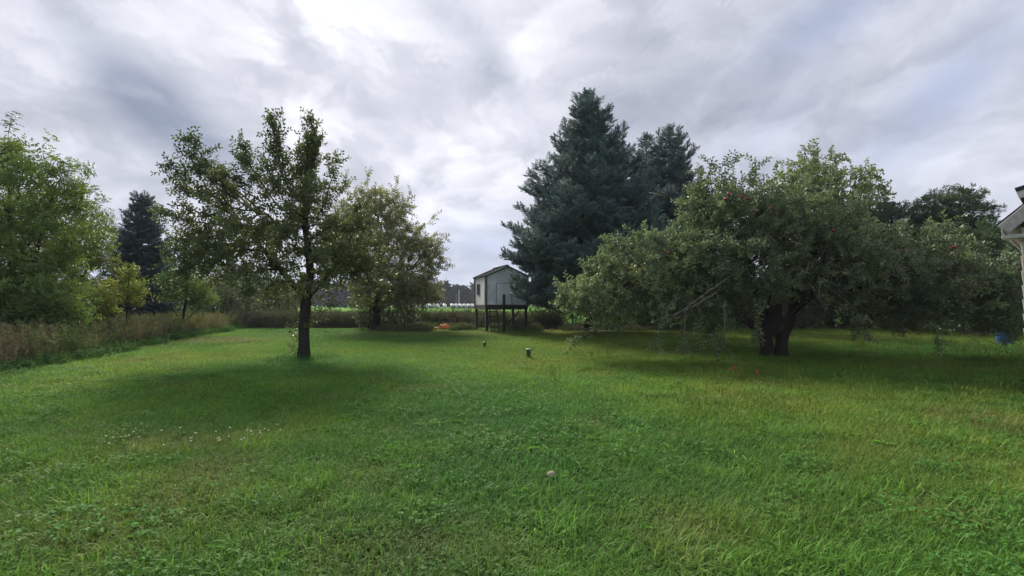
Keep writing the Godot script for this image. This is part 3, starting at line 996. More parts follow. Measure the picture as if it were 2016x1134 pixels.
	var right := make_tree("apple_tree", "broad old apple tree with red fruit, a forked trunk and branches hanging low", "tree", Vector3(7.95, ground_y(7.95, -14.3), -14.3), {
		"limbs": [
			[Vector3(-0.22, -0.1, 0), Vector3(-0.24, 0.35, 0), Vector3(-0.3, 0.72, 0.0), Vector3(-0.55, 0.92, 0.1), Vector3(-1.05, 1.15, 0.25), Vector3(-1.5, 1.6, 0.3), Vector3(-2.2, 2.1, 0.4), Vector3(-3.1, 2.6, 0.4)],
			[Vector3(0.2, -0.1, 0.02), Vector3(0.2, 0.35, 0.02), Vector3(0.26, 0.7, 0), Vector3(0.45, 1.05, 0), Vector3(0.62, 1.6, -0.1), Vector3(0.7, 2.4, -0.1), Vector3(0.9, 3.3, 0)],
			[Vector3(-0.3, 0.75, 0), Vector3(-0.35, 1.2, 0.05), Vector3(-0.5, 1.9, 0), Vector3(-0.8, 2.9, 0.1), Vector3(-1.2, 3.9, 0)],
			[Vector3(0.6, 1.5, 0), Vector3(0.95, 2.0, 0.3), Vector3(1.6, 2.35, 0.5), Vector3(2.6, 2.6, 0.4), Vector3(3.9, 2.5, 0.3), Vector3(5.2, 2.2, 0.2)],
			[Vector3(-0.35, 0.85, 0.0), Vector3(-0.5, 1.4, 0.6), Vector3(-0.8, 2.1, 1.4), Vector3(-1.0, 2.5, 2.0)],
			[Vector3(0.5, 1.2, 0.0), Vector3(0.65, 1.8, 0.8), Vector3(1.1, 2.4, 1.6)],
			[Vector3(0.0, 1.0, -0.1), Vector3(0.1, 1.7, -0.9), Vector3(0.2, 2.6, -1.7)],
			[Vector3(-2.0, 2.0, 0.4), Vector3(-3.2, 2.3, 0.8), Vector3(-4.6, 2.2, 0.9), Vector3(-5.8, 1.6, 1.0)],
			[Vector3(-0.2, 0.55, 0.1), Vector3(0.0, 0.85, 0.15), Vector3(0.2, 1.15, 0.05)],
		],
		"blobs": [
			[Vector3(-0.8, 4.15, 0), Vector3(1.7, 1.2, 1.9), 190, 0.38], [Vector3(1.0, 3.95, 0), Vector3(1.8, 1.25, 2.0), 210, 0.35], [Vector3(-3.7, 2.75, 0.3), Vector3(1.9, 1.15, 1.8), 210, 0.3],
			[Vector3(-5.1, 1.95, 0.6), Vector3(1.5, 0.85, 1.4), 130, 0.3], [Vector3(-1.6, 2.7, 0.5), Vector3(1.9, 1.2, 2.1), 210, 0.3], [Vector3(1.8, 2.7, 0.5), Vector3(1.9, 1.1, 2.2), 210, 0.3],
			[Vector3(3.6, 2.75, 0.2), Vector3(2.1, 1.35, 2.0), 230, 0.3], [Vector3(5.1, 1.9, 0.2), Vector3(1.8, 1.0, 1.7), 170, 0.3], [Vector3(6.4, 2.0, 0.0), Vector3(1.1, 1.2, 1.4), 110, 0.3],
			[Vector3(-2.0, 4.4, 0), Vector3(0.9, 0.9, 1.2), 60, 0.4], [Vector3(-3.0, 1.7, 1.4), Vector3(1.6, 0.8, 0.8), 80, 0.35], [Vector3(2.8, 1.7, 1.3), Vector3(1.6, 0.7, 0.9), 80, 0.35],
		],
		"shoots": [
			[Vector3(-1.8, 4.9, 0), Vector3(-1.9, 5.5, 0.1), Vector3(-1.95, 6.0, 0.1)], [Vector3(-1.6, 5.0, 0.2), Vector3(-1.65, 5.5, 0.3), Vector3(-1.6, 5.9, 0.3)], [Vector3(-1.1, 5.2, 0), Vector3(-1.15, 5.7, 0), Vector3(-1.1, 6.1, 0.1)], [Vector3(-0.8, 5.3, 0.1), Vector3(-0.6, 5.7, 0.2), Vector3(-0.5, 5.95, 0.3)],
			[Vector3(0.9, 5.2, 0), Vector3(1.0, 5.8, 0), Vector3(1.02, 6.35, 0.1)], [Vector3(1.1, 5.2, 0.2), Vector3(1.15, 5.7, 0.3), Vector3(1.2, 6.2, 0.3)], [Vector3(1.6, 5.1, 0), Vector3(1.8, 5.7, 0), Vector3(2.0, 6.15, 0)], [Vector3(-2.3, 4.9, 0.3), Vector3(-2.35, 5.3, 0.3), Vector3(-2.3, 5.7, 0.4)],
			[Vector3(0.2, 1.9, 1.9), Vector3(0.6, 1.5, 2.2), Vector3(0.95, 0.85, 2.35)], [Vector3(-3.6, 1.7, 1.8), Vector3(-4.0, 1.2, 2.2), Vector3(-4.2, 0.65, 2.3)], [Vector3(-2.3, 1.6, 2.0), Vector3(-2.6, 1.0, 2.3), Vector3(-2.7, 0.55, 2.4)], [Vector3(-5.0, 1.5, 1.6), Vector3(-5.8, 1.1, 1.9), Vector3(-6.3, 0.7, 2.0)],
			[Vector3(2.6, 1.5, 1.8), Vector3(2.9, 1.0, 2.1), Vector3(3.0, 0.5, 2.2)], [Vector3(-3.0, 1.5, 1.9), Vector3(-3.3, 1.0, 2.1), Vector3(-3.4, 0.5, 2.2)], [Vector3(5.8, 1.4, 1.2), Vector3(6.3, 0.9, 1.6), Vector3(6.6, 0.5, 1.8)], [Vector3(5.7, 1.4, 0.8), Vector3(6.0, 0.9, 1.0), Vector3(6.1, 0.45, 1.1)], [Vector3(6.0, 1.4, 0.8), Vector3(6.3, 0.9, 0.9), Vector3(6.45, 0.4, 1.0)], [Vector3(-1.6, 1.6, 2.2), Vector3(-1.7, 1.1, 2.4), Vector3(-1.75, 0.75, 2.5)],
		],
		"trunk": 0.25, "twig": 0.006, "thin": 0.022, "per": 2.1, "extra": [[Vector3(-0.24, 0.62, 0), Vector3(-0.12, 0.85, 0), Vector3(0.0, 1.2, 0), Vector3(0.15, 1.6, 0)], [0.18, 0.25, 0.22, 0.12], [Vector3(0.24, 0.5, 0.0), Vector3(0.16, 0.85, 0), Vector3(0.05, 1.15, 0.02), Vector3(-0.2, 1.55, 0.02)], [0.16, 0.22, 0.21, 0.11]], "droop": 0.22, "leaves": dark, "tints": [Color(0.094, 0.150, 0.082), Color(0.185, 0.240, 0.128)], "low": 0.5, "fork": 0.95, "arch": 0.16, "bark": Color(0.048, 0.042, 0.038), "direct": 0.3,
	})
	var bare := MB.new()
	for line in [[Vector3(-2.2, 2.4, 2.2), Vector3(-3.3, 1.75, 2.6), Vector3(-4.4, 1.0, 2.8)], [Vector3(-2.8, 1.9, 2.5), Vector3(-3.6, 1.5, 2.7), Vector3(-4.6, 1.15, 2.8)], [Vector3(1.4, 2.9, 2.3), Vector3(1.7, 2.6, 2.6), Vector3(1.75, 1.9, 2.7)], [Vector3(1.5, 2.9, 2.4), Vector3(2.1, 2.95, 2.6), Vector3(2.9, 2.6, 2.7)],
			[Vector3(0.1, 2.1, 2.2), Vector3(0.7, 1.5, 2.4), Vector3(1.1, 0.75, 2.5)], [Vector3(3.2, 1.3, 1.6), Vector3(4.3, 0.75, 1.9), Vector3(5.6, 0.1, 2.2)], [Vector3(3.8, 1.0, 1.7), Vector3(4.4, 0.6, 1.8), Vector3(4.6, 0.25, 1.9)], [Vector3(4.2, 0.85, 1.8), Vector3(5.0, 0.75, 1.9), Vector3(5.4, 0.3, 2.1)],
			[Vector3(-3.6, 1.5, 2.5), Vector3(-3.7, 0.9, 2.7), Vector3(-3.65, 0.35, 2.7)], [Vector3(-2.6, 1.7, 2.5), Vector3(-2.7, 0.9, 2.7), Vector3(-2.5, 0.3, 2.7)], [Vector3(-1.6, 3.0, 2.3), Vector3(-1.75, 2.5, 2.5), Vector3(-1.6, 2.1, 2.6)], [Vector3(-0.2, 2.2, 2.5), Vector3(-0.3, 1.8, 2.6), Vector3(-0.15, 1.4, 2.6)]]:
		var pts := smooth(line, 0.12)
		var rr := PackedFloat32Array()
		for i in pts.size():
			rr.push_back(lerpf(0.012, 0.004, float(i) / pts.size()))
			if i > 0:
				pts[i] += rdir() * 0.012
			if i > 2 and rng.randf() < 0.35:
				var d := (pts[i] - pts[i - 1]).normalized()
				var tip := pts[i] + (d + rdir() * 0.8).normalized() * r(0.12, 0.4)
				bare.tube(PackedVector3Array([pts[i], tip]), PackedFloat32Array([0.005, 0.003]), 3, Color(0.13, 0.115, 0.10))
		bare.tube(pts, rr, 4, Color(0.14, 0.125, 0.11) * r(0.7, 1.1))
	part("bare_branches", bare, M.twig, right).set_meta("kind", "stuff")
	for q in [Vector3(-1.85, 4.75, 1.3), Vector3(-1.5, 4.78, 1.4), Vector3(-1.42, 4.62, 1.4), Vector3(-0.82, 4.7, 1.5), Vector3(-0.70, 4.75, 1.5), Vector3(-2.25, 4.6, 1.2), Vector3(-1.98, 4.35, 1.5), Vector3(-2.05, 3.9, 1.6), Vector3(-1.98, 4.0, 1.6), Vector3(-1.25, 3.55, 1.9), Vector3(-1.5, 4.1, 1.7), Vector3(-1.2, 4.2, 1.7),
			Vector3(-3.7, 3.3, 1.8), Vector3(-2.9, 3.0, 2.2), Vector3(1.7, 4.2, 1.6), Vector3(0.6, 3.6, 2.0), Vector3(2.6, 3.1, 2.0), Vector3(-4.6, 2.5, 1.9), Vector3(4.0, 2.9, 1.9)]:
		var best := last_twigs[0]
		for p in last_twigs:
			if p.distance_squared_to(q) < best.distance_squared_to(q):
				best = p
		part("apple", apple_mesh(vary(Color(0.30, 0.022, 0.02).lerp(Color(0.24, 0.17, 0.05), maxf(0.0, r(-0.6, 0.6))), 0.25), r(0.038, 0.05)), M.apple, right).position = best + Vector3(r(-0.02, 0.02), -0.06, 0.05)


func build_other_trees() -> void:
	# --- the pale tree behind the left apple tree
	var pale := [apple_twig(13, 0.5, 0.12, 0.06, Color(0.8, 0.7, 0.7)), apple_twig(11, 0.42, 0.12, 0.062, Color(0.8, 0.7, 0.7))]
	make_tree("pear_tree", "pale rounded tree behind the left apple tree with gaps of sky in it", "tree", Vector3(-8.1, 0, -28), {
		"limbs": [[Vector3(0, -0.1, 0), Vector3(0.05, 1.2, 0), Vector3(0.15, 2.2, 0), Vector3(0.2, 4.0, 0), Vector3(0.3, 6.0, 0)], [Vector3(0.1, 1.6, 0), Vector3(-0.9, 3.2, 0.2), Vector3(-1.6, 5.0, 0)], [Vector3(0.1, 1.7, 0), Vector3(1.3, 3.0, 0), Vector3(2.6, 4.2, 0.2)], [Vector3(0.1, 1.3, 0), Vector3(-0.5, 2.4, 0.5), Vector3(-2.0, 3.4, 0.6)], [Vector3(0.1, 1.2, 0), Vector3(0.8, 2.0, 0.8), Vector3(1.6, 2.6, 1.4)]],
		"blobs": [[Vector3(0.5, 5.0, 0), Vector3(2.7, 2.5, 2.4), 330, 0.4], [Vector3(0.1, 7.4, 0), Vector3(2.0, 1.1, 1.6), 110, 0.45], [Vector3(3.0, 4.6, 0), Vector3(1.2, 1.3, 1.4), 80, 0.45], [Vector3(1.2, 2.4, 0.3), Vector3(3.0, 1.2, 2.2), 200, 0.45], [Vector3(-1.8, 5.6, 0), Vector3(1.4, 2.0, 1.6), 150, 0.45], [Vector3(2.6, 2.6, 0.4), Vector3(1.3, 1.2, 1.4), 90, 0.45]],
		"shoots": [[Vector3(-1.4, 7.5, 0), Vector3(-1.8, 8.4, 0), Vector3(-1.8, 9.2, 0)], [Vector3(-0.4, 8.0, 0), Vector3(-0.6, 8.8, 0), Vector3(-0.5, 9.4, 0)], [Vector3(0.8, 7.8, 0), Vector3(1.1, 8.5, 0), Vector3(1.3, 9.0, 0)], [Vector3(1.5, 7.2, 0), Vector3(1.9, 7.9, 0), Vector3(2.1, 8.4, 0)], [Vector3(3.2, 5.2, 0), Vector3(4.0, 5.5, 0), Vector3(4.5, 5.7, 0)], [Vector3(3.0, 4.0, 0), Vector3(4.0, 4.1, 0), Vector3(4.3, 3.9, 0)], [Vector3(2.6, 6.0, 0), Vector3(3.2, 6.6, 0), Vector3(3.4, 6.9, 0)]],
		"trunk": 0.24, "twig": 0.008, "thin": 0.03, "per": 2.0, "step": 0.3, "droop": 0.1, "leaves": pale, "tints": [Color(0.175, 0.205, 0.095), Color(0.290, 0.310, 0.150)], "low": 1.3, "fork": 1.6, "bark": Color(0.045, 0.04, 0.036),
	})
	# --- the left side: box elders and saplings
	var frond := [compound_twig(7, 5, 0.2, 0.10, 0.05), compound_twig(6, 7, 0.22, 0.09, 0.045)]
	make_tree("box_elder", "large spreading green tree rising past the left edge of the view", "tree", Vector3(-16.4, 0, -15.5), {
		"limbs": [[Vector3(0, -0.1, 0), Vector3(0.1, 1.0, 0), Vector3(0.0, 2.2, 0), Vector3(-0.2, 3.6, 0), Vector3(-0.3, 5.4, 0)], [Vector3(0.05, 1.6, 0), Vector3(0.8, 2.9, 0.2), Vector3(1.1, 4.4, 0.2), Vector3(1.3, 5.6, 0)], [Vector3(0.0, 1.5, 0), Vector3(-1.0, 2.6, 0), Vector3(-1.9, 4.2, 0)], [Vector3(0.05, 0.9, 0), Vector3(0.9, 1.5, 0.5), Vector3(1.7, 1.9, 0.8)], [Vector3(0.05, 0.8, 0), Vector3(-0.9, 1.4, 0.8), Vector3(-1.7, 1.8, 1.0)]],
		"blobs": [[Vector3(-0.6, 6.3, 0), Vector3(0.9, 1.2, 1.4), 70, 0.45], [Vector3(0.9, 5.5, 0), Vector3(1.2, 1.0, 1.5), 80, 0.45], [Vector3(0.3, 4.1, 0), Vector3(2.1, 1.2, 2.0), 150, 0.45], [Vector3(-1.9, 4.4, 0), Vector3(1.7, 2.0, 1.8), 130, 0.45], [Vector3(0.8, 1.9, 0.5), Vector3(2.0, 0.9, 1.7), 210, 0.4], [Vector3(-1.6, 2.0, 0.5), Vector3(1.8, 1.1, 1.8), 170, 0.4], [Vector3(1.8, 1.4, 1.0), Vector3(1.4, 0.6, 1.0), 70, 0.4], [Vector3(0.2, 3.2, 0.2), Vector3(2.0, 0.9, 1.6), 100, 0.4]],
		"shoots": [[Vector3(-0.4, 6.6, 0), Vector3(-0.4, 7.3, 0), Vector3(-0.3, 7.9, 0)], [Vector3(0.7, 6.0, 0), Vector3(0.8, 6.5, 0), Vector3(0.75, 6.95, 0)], [Vector3(1.3, 5.8, 0), Vector3(1.7, 6.0, 0), Vector3(2.15, 6.1, 0)], [Vector3(1.2, 5.2, 0), Vector3(1.8, 5.5, 0), Vector3(2.1, 5.4, 0)]],
		"trunk": 0.17, "twig": 0.007, "thin": 0.022, "per": 0.68, "step": 0.27, "droop": 0.2, "leaves": frond, "tints": [Color(0.090, 0.170, 0.042), Color(0.185, 0.255, 0.060)], "low": 0.75, "fork": 1.2, "bark": Color(0.06, 0.052, 0.045),
	})
	make_tree("box_elder", "thin yellow-green tree between the large left tree and the small blue spruce", "tree", Vector3(-18.9, 0, -20), {
		"limbs": [[Vector3(0, -0.1, 0), Vector3(0.1, 1.5, 0), Vector3(0.2, 3.0, 0), Vector3(0.3, 4.8, 0)], [Vector3(0.1, 1.6, 0), Vector3(0.8, 2.9, 0.1), Vector3(1.2, 4.0, 0.1)], [Vector3(0.1, 1.5, 0), Vector3(-0.6, 2.6, 0), Vector3(-1.0, 3.6, 0)]],
		"blobs": [[Vector3(0.3, 4.9, 0), Vector3(1.3, 1.2, 1.3), 90, 0.5], [Vector3(-0.2, 3.3, 0), Vector3(1.7, 1.1, 1.5), 90, 0.5], [Vector3(1.1, 3.9, 0), Vector3(0.8, 1.2, 1.0), 50, 0.5]],
		"shoots": [[Vector3(0.3, 5.6, 0), Vector3(0.35, 6.1, 0), Vector3(0.3, 6.4, 0)], [Vector3(0.9, 5.3, 0), Vector3(1.3, 5.8, 0), Vector3(1.5, 6.0, 0)]],
		"trunk": 0.12, "twig": 0.007, "thin": 0.02, "per": 0.75, "step": 0.27, "droop": 0.2, "leaves": frond, "tints": [Color(0.100, 0.165, 0.040), Color(0.190, 0.225, 0.052)], "low": 1.6, "fork": 1.5, "bark": Color(0.07, 0.06, 0.05),
	})
	make_tree("box_elder_sapling", "bright yellow-green sapling with a thin bare stem in the left weeds", "tree", Vector3(-15.1, 0, -18.4), {
		"limbs": [[Vector3(0, -0.05, 0), Vector3(0.03, 0.7, 0), Vector3(0.1, 1.4, 0), Vector3(0.05, 2.2, 0), Vector3(0.1, 2.9, 0)], [Vector3(0.05, 0.9, 0), Vector3(-0.5, 1.2, 0.2), Vector3(-1.0, 1.3, 0.2)], [Vector3(0.05, 1.1, 0), Vector3(0.5, 1.5, 0), Vector3(0.9, 2.0, 0)]],
		"blobs": [[Vector3(0.0, 2.15, 0), Vector3(0.95, 0.75, 0.9), 60, 0.5], [Vector3(-0.75, 1.3, 0.1), Vector3(0.6, 0.3, 0.5), 26, 0.5], [Vector3(0.1, 2.9, 0), Vector3(0.3, 0.3, 0.3), 12, 0.5]],
		"trunk": 0.05, "twig": 0.006, "thin": 0.014, "per": 0.8, "step": 0.25, "droop": 0.15, "leaves": frond, "tints": [Color(0.150, 0.225, 0.042), Color(0.250, 0.290, 0.055)], "low": 1.0, "fork": 1.0, "bark": Color(0.06, 0.052, 0.045), "size": Vector2(0.6, 0.95),
	})
	make_tree("box_elder_sapling", "dark green multi-stemmed sapling in the weeds right of the small blue spruce", "tree", Vector3(-16.1, 0, -23), {
		"limbs": [[Vector3(0, -0.05, 0), Vector3(0.05, 1.0, 0), Vector3(0.2, 2.2, 0), Vector3(0.25, 3.4, 0)], [Vector3(0.02, 0.6, 0), Vector3(0.6, 1.2, 0), Vector3(1.1, 1.7, 0)], [Vector3(0.02, 0.6, 0), Vector3(-0.5, 1.4, 0), Vector3(-0.8, 2.3, 0)]],
		"blobs": [[Vector3(0.1, 2.6, 0), Vector3(1.25, 1.3, 1.2), 110, 0.45], [Vector3(0.0, 4.0, 0), Vector3(0.5, 0.5, 0.5), 16, 0.5], [Vector3(0.9, 1.9, 0), Vector3(0.7, 0.6, 0.7), 30, 0.5]],
		"trunk": 0.07, "twig": 0.006, "thin": 0.018, "per": 0.85, "step": 0.25, "droop": 0.1, "leaves": frond, "tints": [Color(0.080, 0.160, 0.048), Color(0.160, 0.240, 0.056)], "low": 1.0, "fork": 0.9, "bark": Color(0.05, 0.045, 0.04), "size": Vector2(0.7, 1.05),
	})
	make_tree("box_elder_sapling", "low yellow-green leafy sapling at the foot of the large left tree", "tree", Vector3(-15.9, 0, -17.6), {
		"limbs": [[Vector3(0, -0.05, 0), Vector3(0.1, 0.6, 0), Vector3(0.1, 1.4, 0), Vector3(0.0, 2.0, 0)], [Vector3(0.05, 0.5, 0), Vector3(-0.6, 1.0, 0), Vector3(-1.2, 1.5, 0)]],
		"blobs": [[Vector3(-0.3, 1.7, 0), Vector3(1.4, 0.7, 1.0), 80, 0.45]],
		"trunk": 0.05, "twig": 0.006, "thin": 0.015, "per": 0.9, "step": 0.25, "droop": 0.2, "leaves": frond, "tints": [Color(0.128, 0.216, 0.048), Color(0.256, 0.296, 0.051)], "low": 0.9, "fork": 0.6, "bark": Color(0.05, 0.045, 0.04), "size": Vector2(0.6, 0.95),
	})
	# --- behind the right apple tree
	var maple_leaf := [apple_twig(12, 0.45, 0.13, 0.11, Color(0.8, 0.6, 0.6)), apple_twig(10, 0.4, 0.12, 0.10, Color(0.8, 0.6, 0.6))]
	var maple := make_tree("maple_tree", "light green round-headed tree rising behind the right apple tree", "tree", Vector3(20.6, 0, -30.5), {
		"limbs": [[Vector3(0, -0.1, 0), Vector3(0, 2.0, 0), Vector3(0.1, 4.0, 0), Vector3(0.1, 7.0, 0)], [Vector3(0, 2.4, 0), Vector3(-1.2, 4.4, 0), Vector3(-1.6, 6.0, 0)], [Vector3(0, 2.4, 0), Vector3(1.2, 4.4, 0), Vector3(1.9, 6.2, 0)]],
		"blobs": [[Vector3(0.0, 6.3, 0), Vector3(2.7, 2.5, 2.5), 330, 0.3], [Vector3(-1.2, 7.6, 0), Vector3(1.5, 1.3, 1.5), 100, 0.35], [Vector3(1.6, 5.6, 0), Vector3(1.4, 2.0, 1.5), 100, 0.35], [Vector3(-2.4, 5.0, 0), Vector3(1.5, 2.2, 1.5), 90, 0.35], [Vector3(0, 3.4, 0), Vector3(2.4, 1.5, 2.0), 90, 0.35]],
		"trunk": 0.2, "twig": 0.008, "thin": 0.025, "per": 1.0, "step": 0.32, "droop": 0.2, "leaves": maple_leaf, "tints": [Color(0.120, 0.184, 0.064), Color(0.208, 0.264, 0.088)], "low": 1.5, "fork": 2.2,
	})
	maple.scale = Vector3.ONE * 1.27
	var spray := [scale_spray(), scale_spray()]
	var cedar := {
		"limbs": [[Vector3(0, -0.1, 0), Vector3(0, 3.0, 0), Vector3(0.05, 7.2, 0)]],
		"blobs": [[Vector3(0, 6.2, 0), Vector3(1.9, 1.8, 1.9), 300, 0.3], [Vector3(0.3, 3.8, 0), Vector3(2.7, 2.6, 2.5), 420, 0.3], [Vector3(0.2, 1.6, 0), Vector3(2.5, 1.4, 2.4), 150, 0.3]],
		"trunk": 0.2, "twig": 0.008, "thin": 0.03, "per": 2.2, "step": 0.32, "droop": -0.4, "leaves": spray, "tints": [Color(0.045, 0.093, 0.042), Color(0.080, 0.136, 0.058)], "low": 0.4, "fork": 0.6, "size": Vector2(0.9, 1.5), "direct": 0.15,
	}
	make_tree("cedar_tree", "dense dark round-topped cedar in the gap between maple and house", "tree", Vector3(24.4, 0, -26), cedar)
	cedar.blobs = [[Vector3(0, 5.9, 0), Vector3(1.3, 1.5, 1.3), 170, 0.3], [Vector3(0.0, 3.4, 0), Vector3(2.0, 2.6, 1.9), 300, 0.3]]
	cedar.tints = [Color(0.056, 0.109, 0.054), Color(0.096, 0.152, 0.072)]
	make_tree("cedar_tree", "smaller grey-green cedar left of the dense round-topped one", "tree", Vector3(21.9, 0, -27), cedar)
	cedar.limbs = [[Vector3(0, -0.1, 0), Vector3(0, 2.0, 0), Vector3(0.05, 4.6, 0)]]
	cedar.blobs = [[Vector3(0, 3.9, 0), Vector3(1.1, 1.5, 1.2), 160, 0.3], [Vector3(0.0, 2.2, 0), Vector3(1.6, 1.9, 1.5), 260, 0.3]]
	make_tree("cedar_tree", "low dark cedar close beside the house corner", "tree", Vector3(22.0, 0, -22), cedar)
	# --- brush behind: thickets of many stems
	var twiggy := [apple_twig(12, 0.4, 0.10, 0.055, Color(0.7, 0.6, 0.6)), apple_twig(10, 0.36, 0.10, 0.05, Color(0.7, 0.6, 0.6))]
	var spots := [[2.3, -31.0, 0.8], [4.2, -32.5, 1.0], [6.9, -31.2, 1.0], [9.6, -32.0, 1.15], [12.4, -31.5, 1.2], [15.3, -31.0, 1.3], [18.3, -30.5, 1.3], [21.0, -31.5, 1.3], [24.2, -30.0, 1.2], [27.5, -29.0, 1.35], [30.5, -29.5, 1.3], [26.5, -24.0, 1.1], [28.5, -21.5, 1.3], [11.0, -29.3, 0.9], [13.6, -29.0, 1.0], [16.8, -28.6, 1.05], [19.8, -28.4, 1.1], [8.2, -29.0, 0.85], [18.2, -29.2, 1.0], [21.6, -28.9, 1.05], [23.2, -28.3, 1.0], [15.2, -29.0, 0.9]]
	var where_words := ["right beside the shed posts", "under the left skirts of the tall spruce", "behind the tall spruce's trunk", "left of the second spruce's foot", "in the shade behind the second spruce", "behind the right apple tree's left limb", "straight behind the right apple tree's trunk", "behind the maple's foot", "between maple and cedars", "behind the dense cedar", "farthest right along the back", "in front of the dense cedar's right side", "nearest the house on the right", "in front of the second spruce", "just right of the second spruce's foot", "in front of the maple's foot, second row", "right of the maple's foot, second row", "between the tall and the second spruce, near row", "right behind the apple trunk, near row", "below the maple's right side, near row", "left of the cedars, near row", "left of the maple's foot, near row"]
	var kept: Node3D = null
	for i in spots.size():
		var s: Array = spots[i]
		var label: String = "dark many-stemmed brush " + where_words[i]
		if i == 0:
			kept = make_tree("brush_thicket", label, "bush", Vector3(s[0], 0, s[1]), {
				"limbs": [[Vector3(0, -0.1, 0), Vector3(0.1, 1.0, 0), Vector3(0.1, 2.0, 0)], [Vector3(0, -0.1, 0.05), Vector3(0.5, 0.8, 0.2), Vector3(0.9, 1.8, 0.2)], [Vector3(-0.05, -0.1, 0), Vector3(-0.6, 0.9, 0.1), Vector3(-1.1, 1.7, 0)], [Vector3(0, -0.1, -0.1), Vector3(0.2, 0.8, -0.6), Vector3(0.2, 1.6, -1.0)], [Vector3(0.1, -0.1, 0.1), Vector3(-0.2, 0.8, 0.5), Vector3(-0.4, 1.7, 0.8)]],
				"blobs": [[Vector3(0, 1.9, 0), Vector3(1.7, 1.1, 1.4), 170, 0.4], [Vector3(0, 0.9, 0), Vector3(1.8, 0.7, 1.4), 80, 0.4]],
				"trunk": 0.06, "twig": 0.006, "thin": 0.02, "per": 1.0, "step": 0.27, "droop": 0.1, "leaves": twiggy, "tints": [Color(0.051, 0.083, 0.042), Color(0.096, 0.136, 0.058)], "low": 0.4, "fork": 0.5, "bark": Color(0.035, 0.032, 0.03), "direct": 0.3,
			}, "thickets along the back of the yard")
			kept.scale = Vector3.ONE * s[2]
		else:
			var d := kept.duplicate() as Node3D
			d.name = numbered("brush_thicket")
			add_child(d)
			d.position = Vector3(s[0], 0, s[1])
			d.rotation.y = i * 1.9
			d.scale = Vector3(s[2], s[2] * r(0.9, 1.15), s[2])
			tag(d, label, "bush", "thickets along the back of the yard")
	var left_spots := [[-24.0, -40.0, 1.7, "round dark bush out in the field, first from the left apple tree"], [-20.8, -41.0, 1.35, "smaller dark bush in the field showing through the left apple tree"], [-28.5, -38.0, 1.8, "tall dark bush in the field behind the green sapling"], [-25.0, -27.0, 1.1, "bush behind the foot of the small blue spruce"], [-27.0, -22.0, 1.2, "bush deep behind the yellowing tree"], [-6.9, -29.0, 0.85, "dark bush at the foot of the pale rounded tree"], [-8.9, -29.4, 0.8, "dark bush left of the pale rounded tree's foot"], [-19.6, -33.0, 1.15, "bush in the weeds right of the green sapling"], [-22.6, -34.5, 1.35, "taller bush behind the green sapling's right side"], [-18.0, -36.5, 1.0, "low bush in the gap left of the left apple tree's trunk"]]
	for s in left_spots:
		var d := kept.duplicate() as Node3D
		d.name = numbered("brush_thicket")
		add_child(d)
		d.position = Vector3(s[0], 0, s[1])
		d.rotation.y = r(0, TAU)
		d.scale = Vector3.ONE * s[2]
		tag(d, s[3], "bush", "bushes behind the left border")


# ---------------------------------------------------------------- spruces
func needle_shoot(mb: MB, a: Vector3, b: Vector3, len_: float) -> void:
	var d := (b - a).normalized()
	var l := a.distance_to(b)
	var k := int(l / 0.022)
	var x := d.cross(Vector3(0.2, 0.9, 0.3)).normalized()
	var y := d.cross(x)
	for i in k:
		var p := a + d * l * i / k
		for j in 3:
			var t := i * 1.1 + j * TAU / 3.0 + r(-0.3, 0.3)
			var o := x * cos(t) + y * sin(t)
			var f := (o + d * 0.9).normalized()
			var s := f.cross(d).normalized() * 0.017
			mb.tri(p - s, p + f * len_ * r(0.8, 1.15), p + s, vary(Color(1, 1, 1), 0.2))


func spruce_spray() -> ArrayMesh:
	var mb := MB.new()
	var tip := Vector3(0, 0.6, 0.05)
	mb.tube(PackedVector3Array([Vector3.ZERO, tip]), PackedFloat32Array([0.007, 0.003]), 3, Color(0.5, 0.4, 0.3))
	needle_shoot(mb, Vector3.ZERO, tip * 1.05, 0.055)
	for i in 9:
		var t := 0.08 + 0.1 * i
		var side := 1.0 if i % 2 == 0 else -1.0
		var l := 0.30 * (1.05 - t) + 0.07
		var b := tip * t
		needle_shoot(mb, b, b + Vector3(side * 0.72, 0.68, r(-0.25, 0.35)).normalized() * l, 0.050)
	return mb.mesh(M.needle)


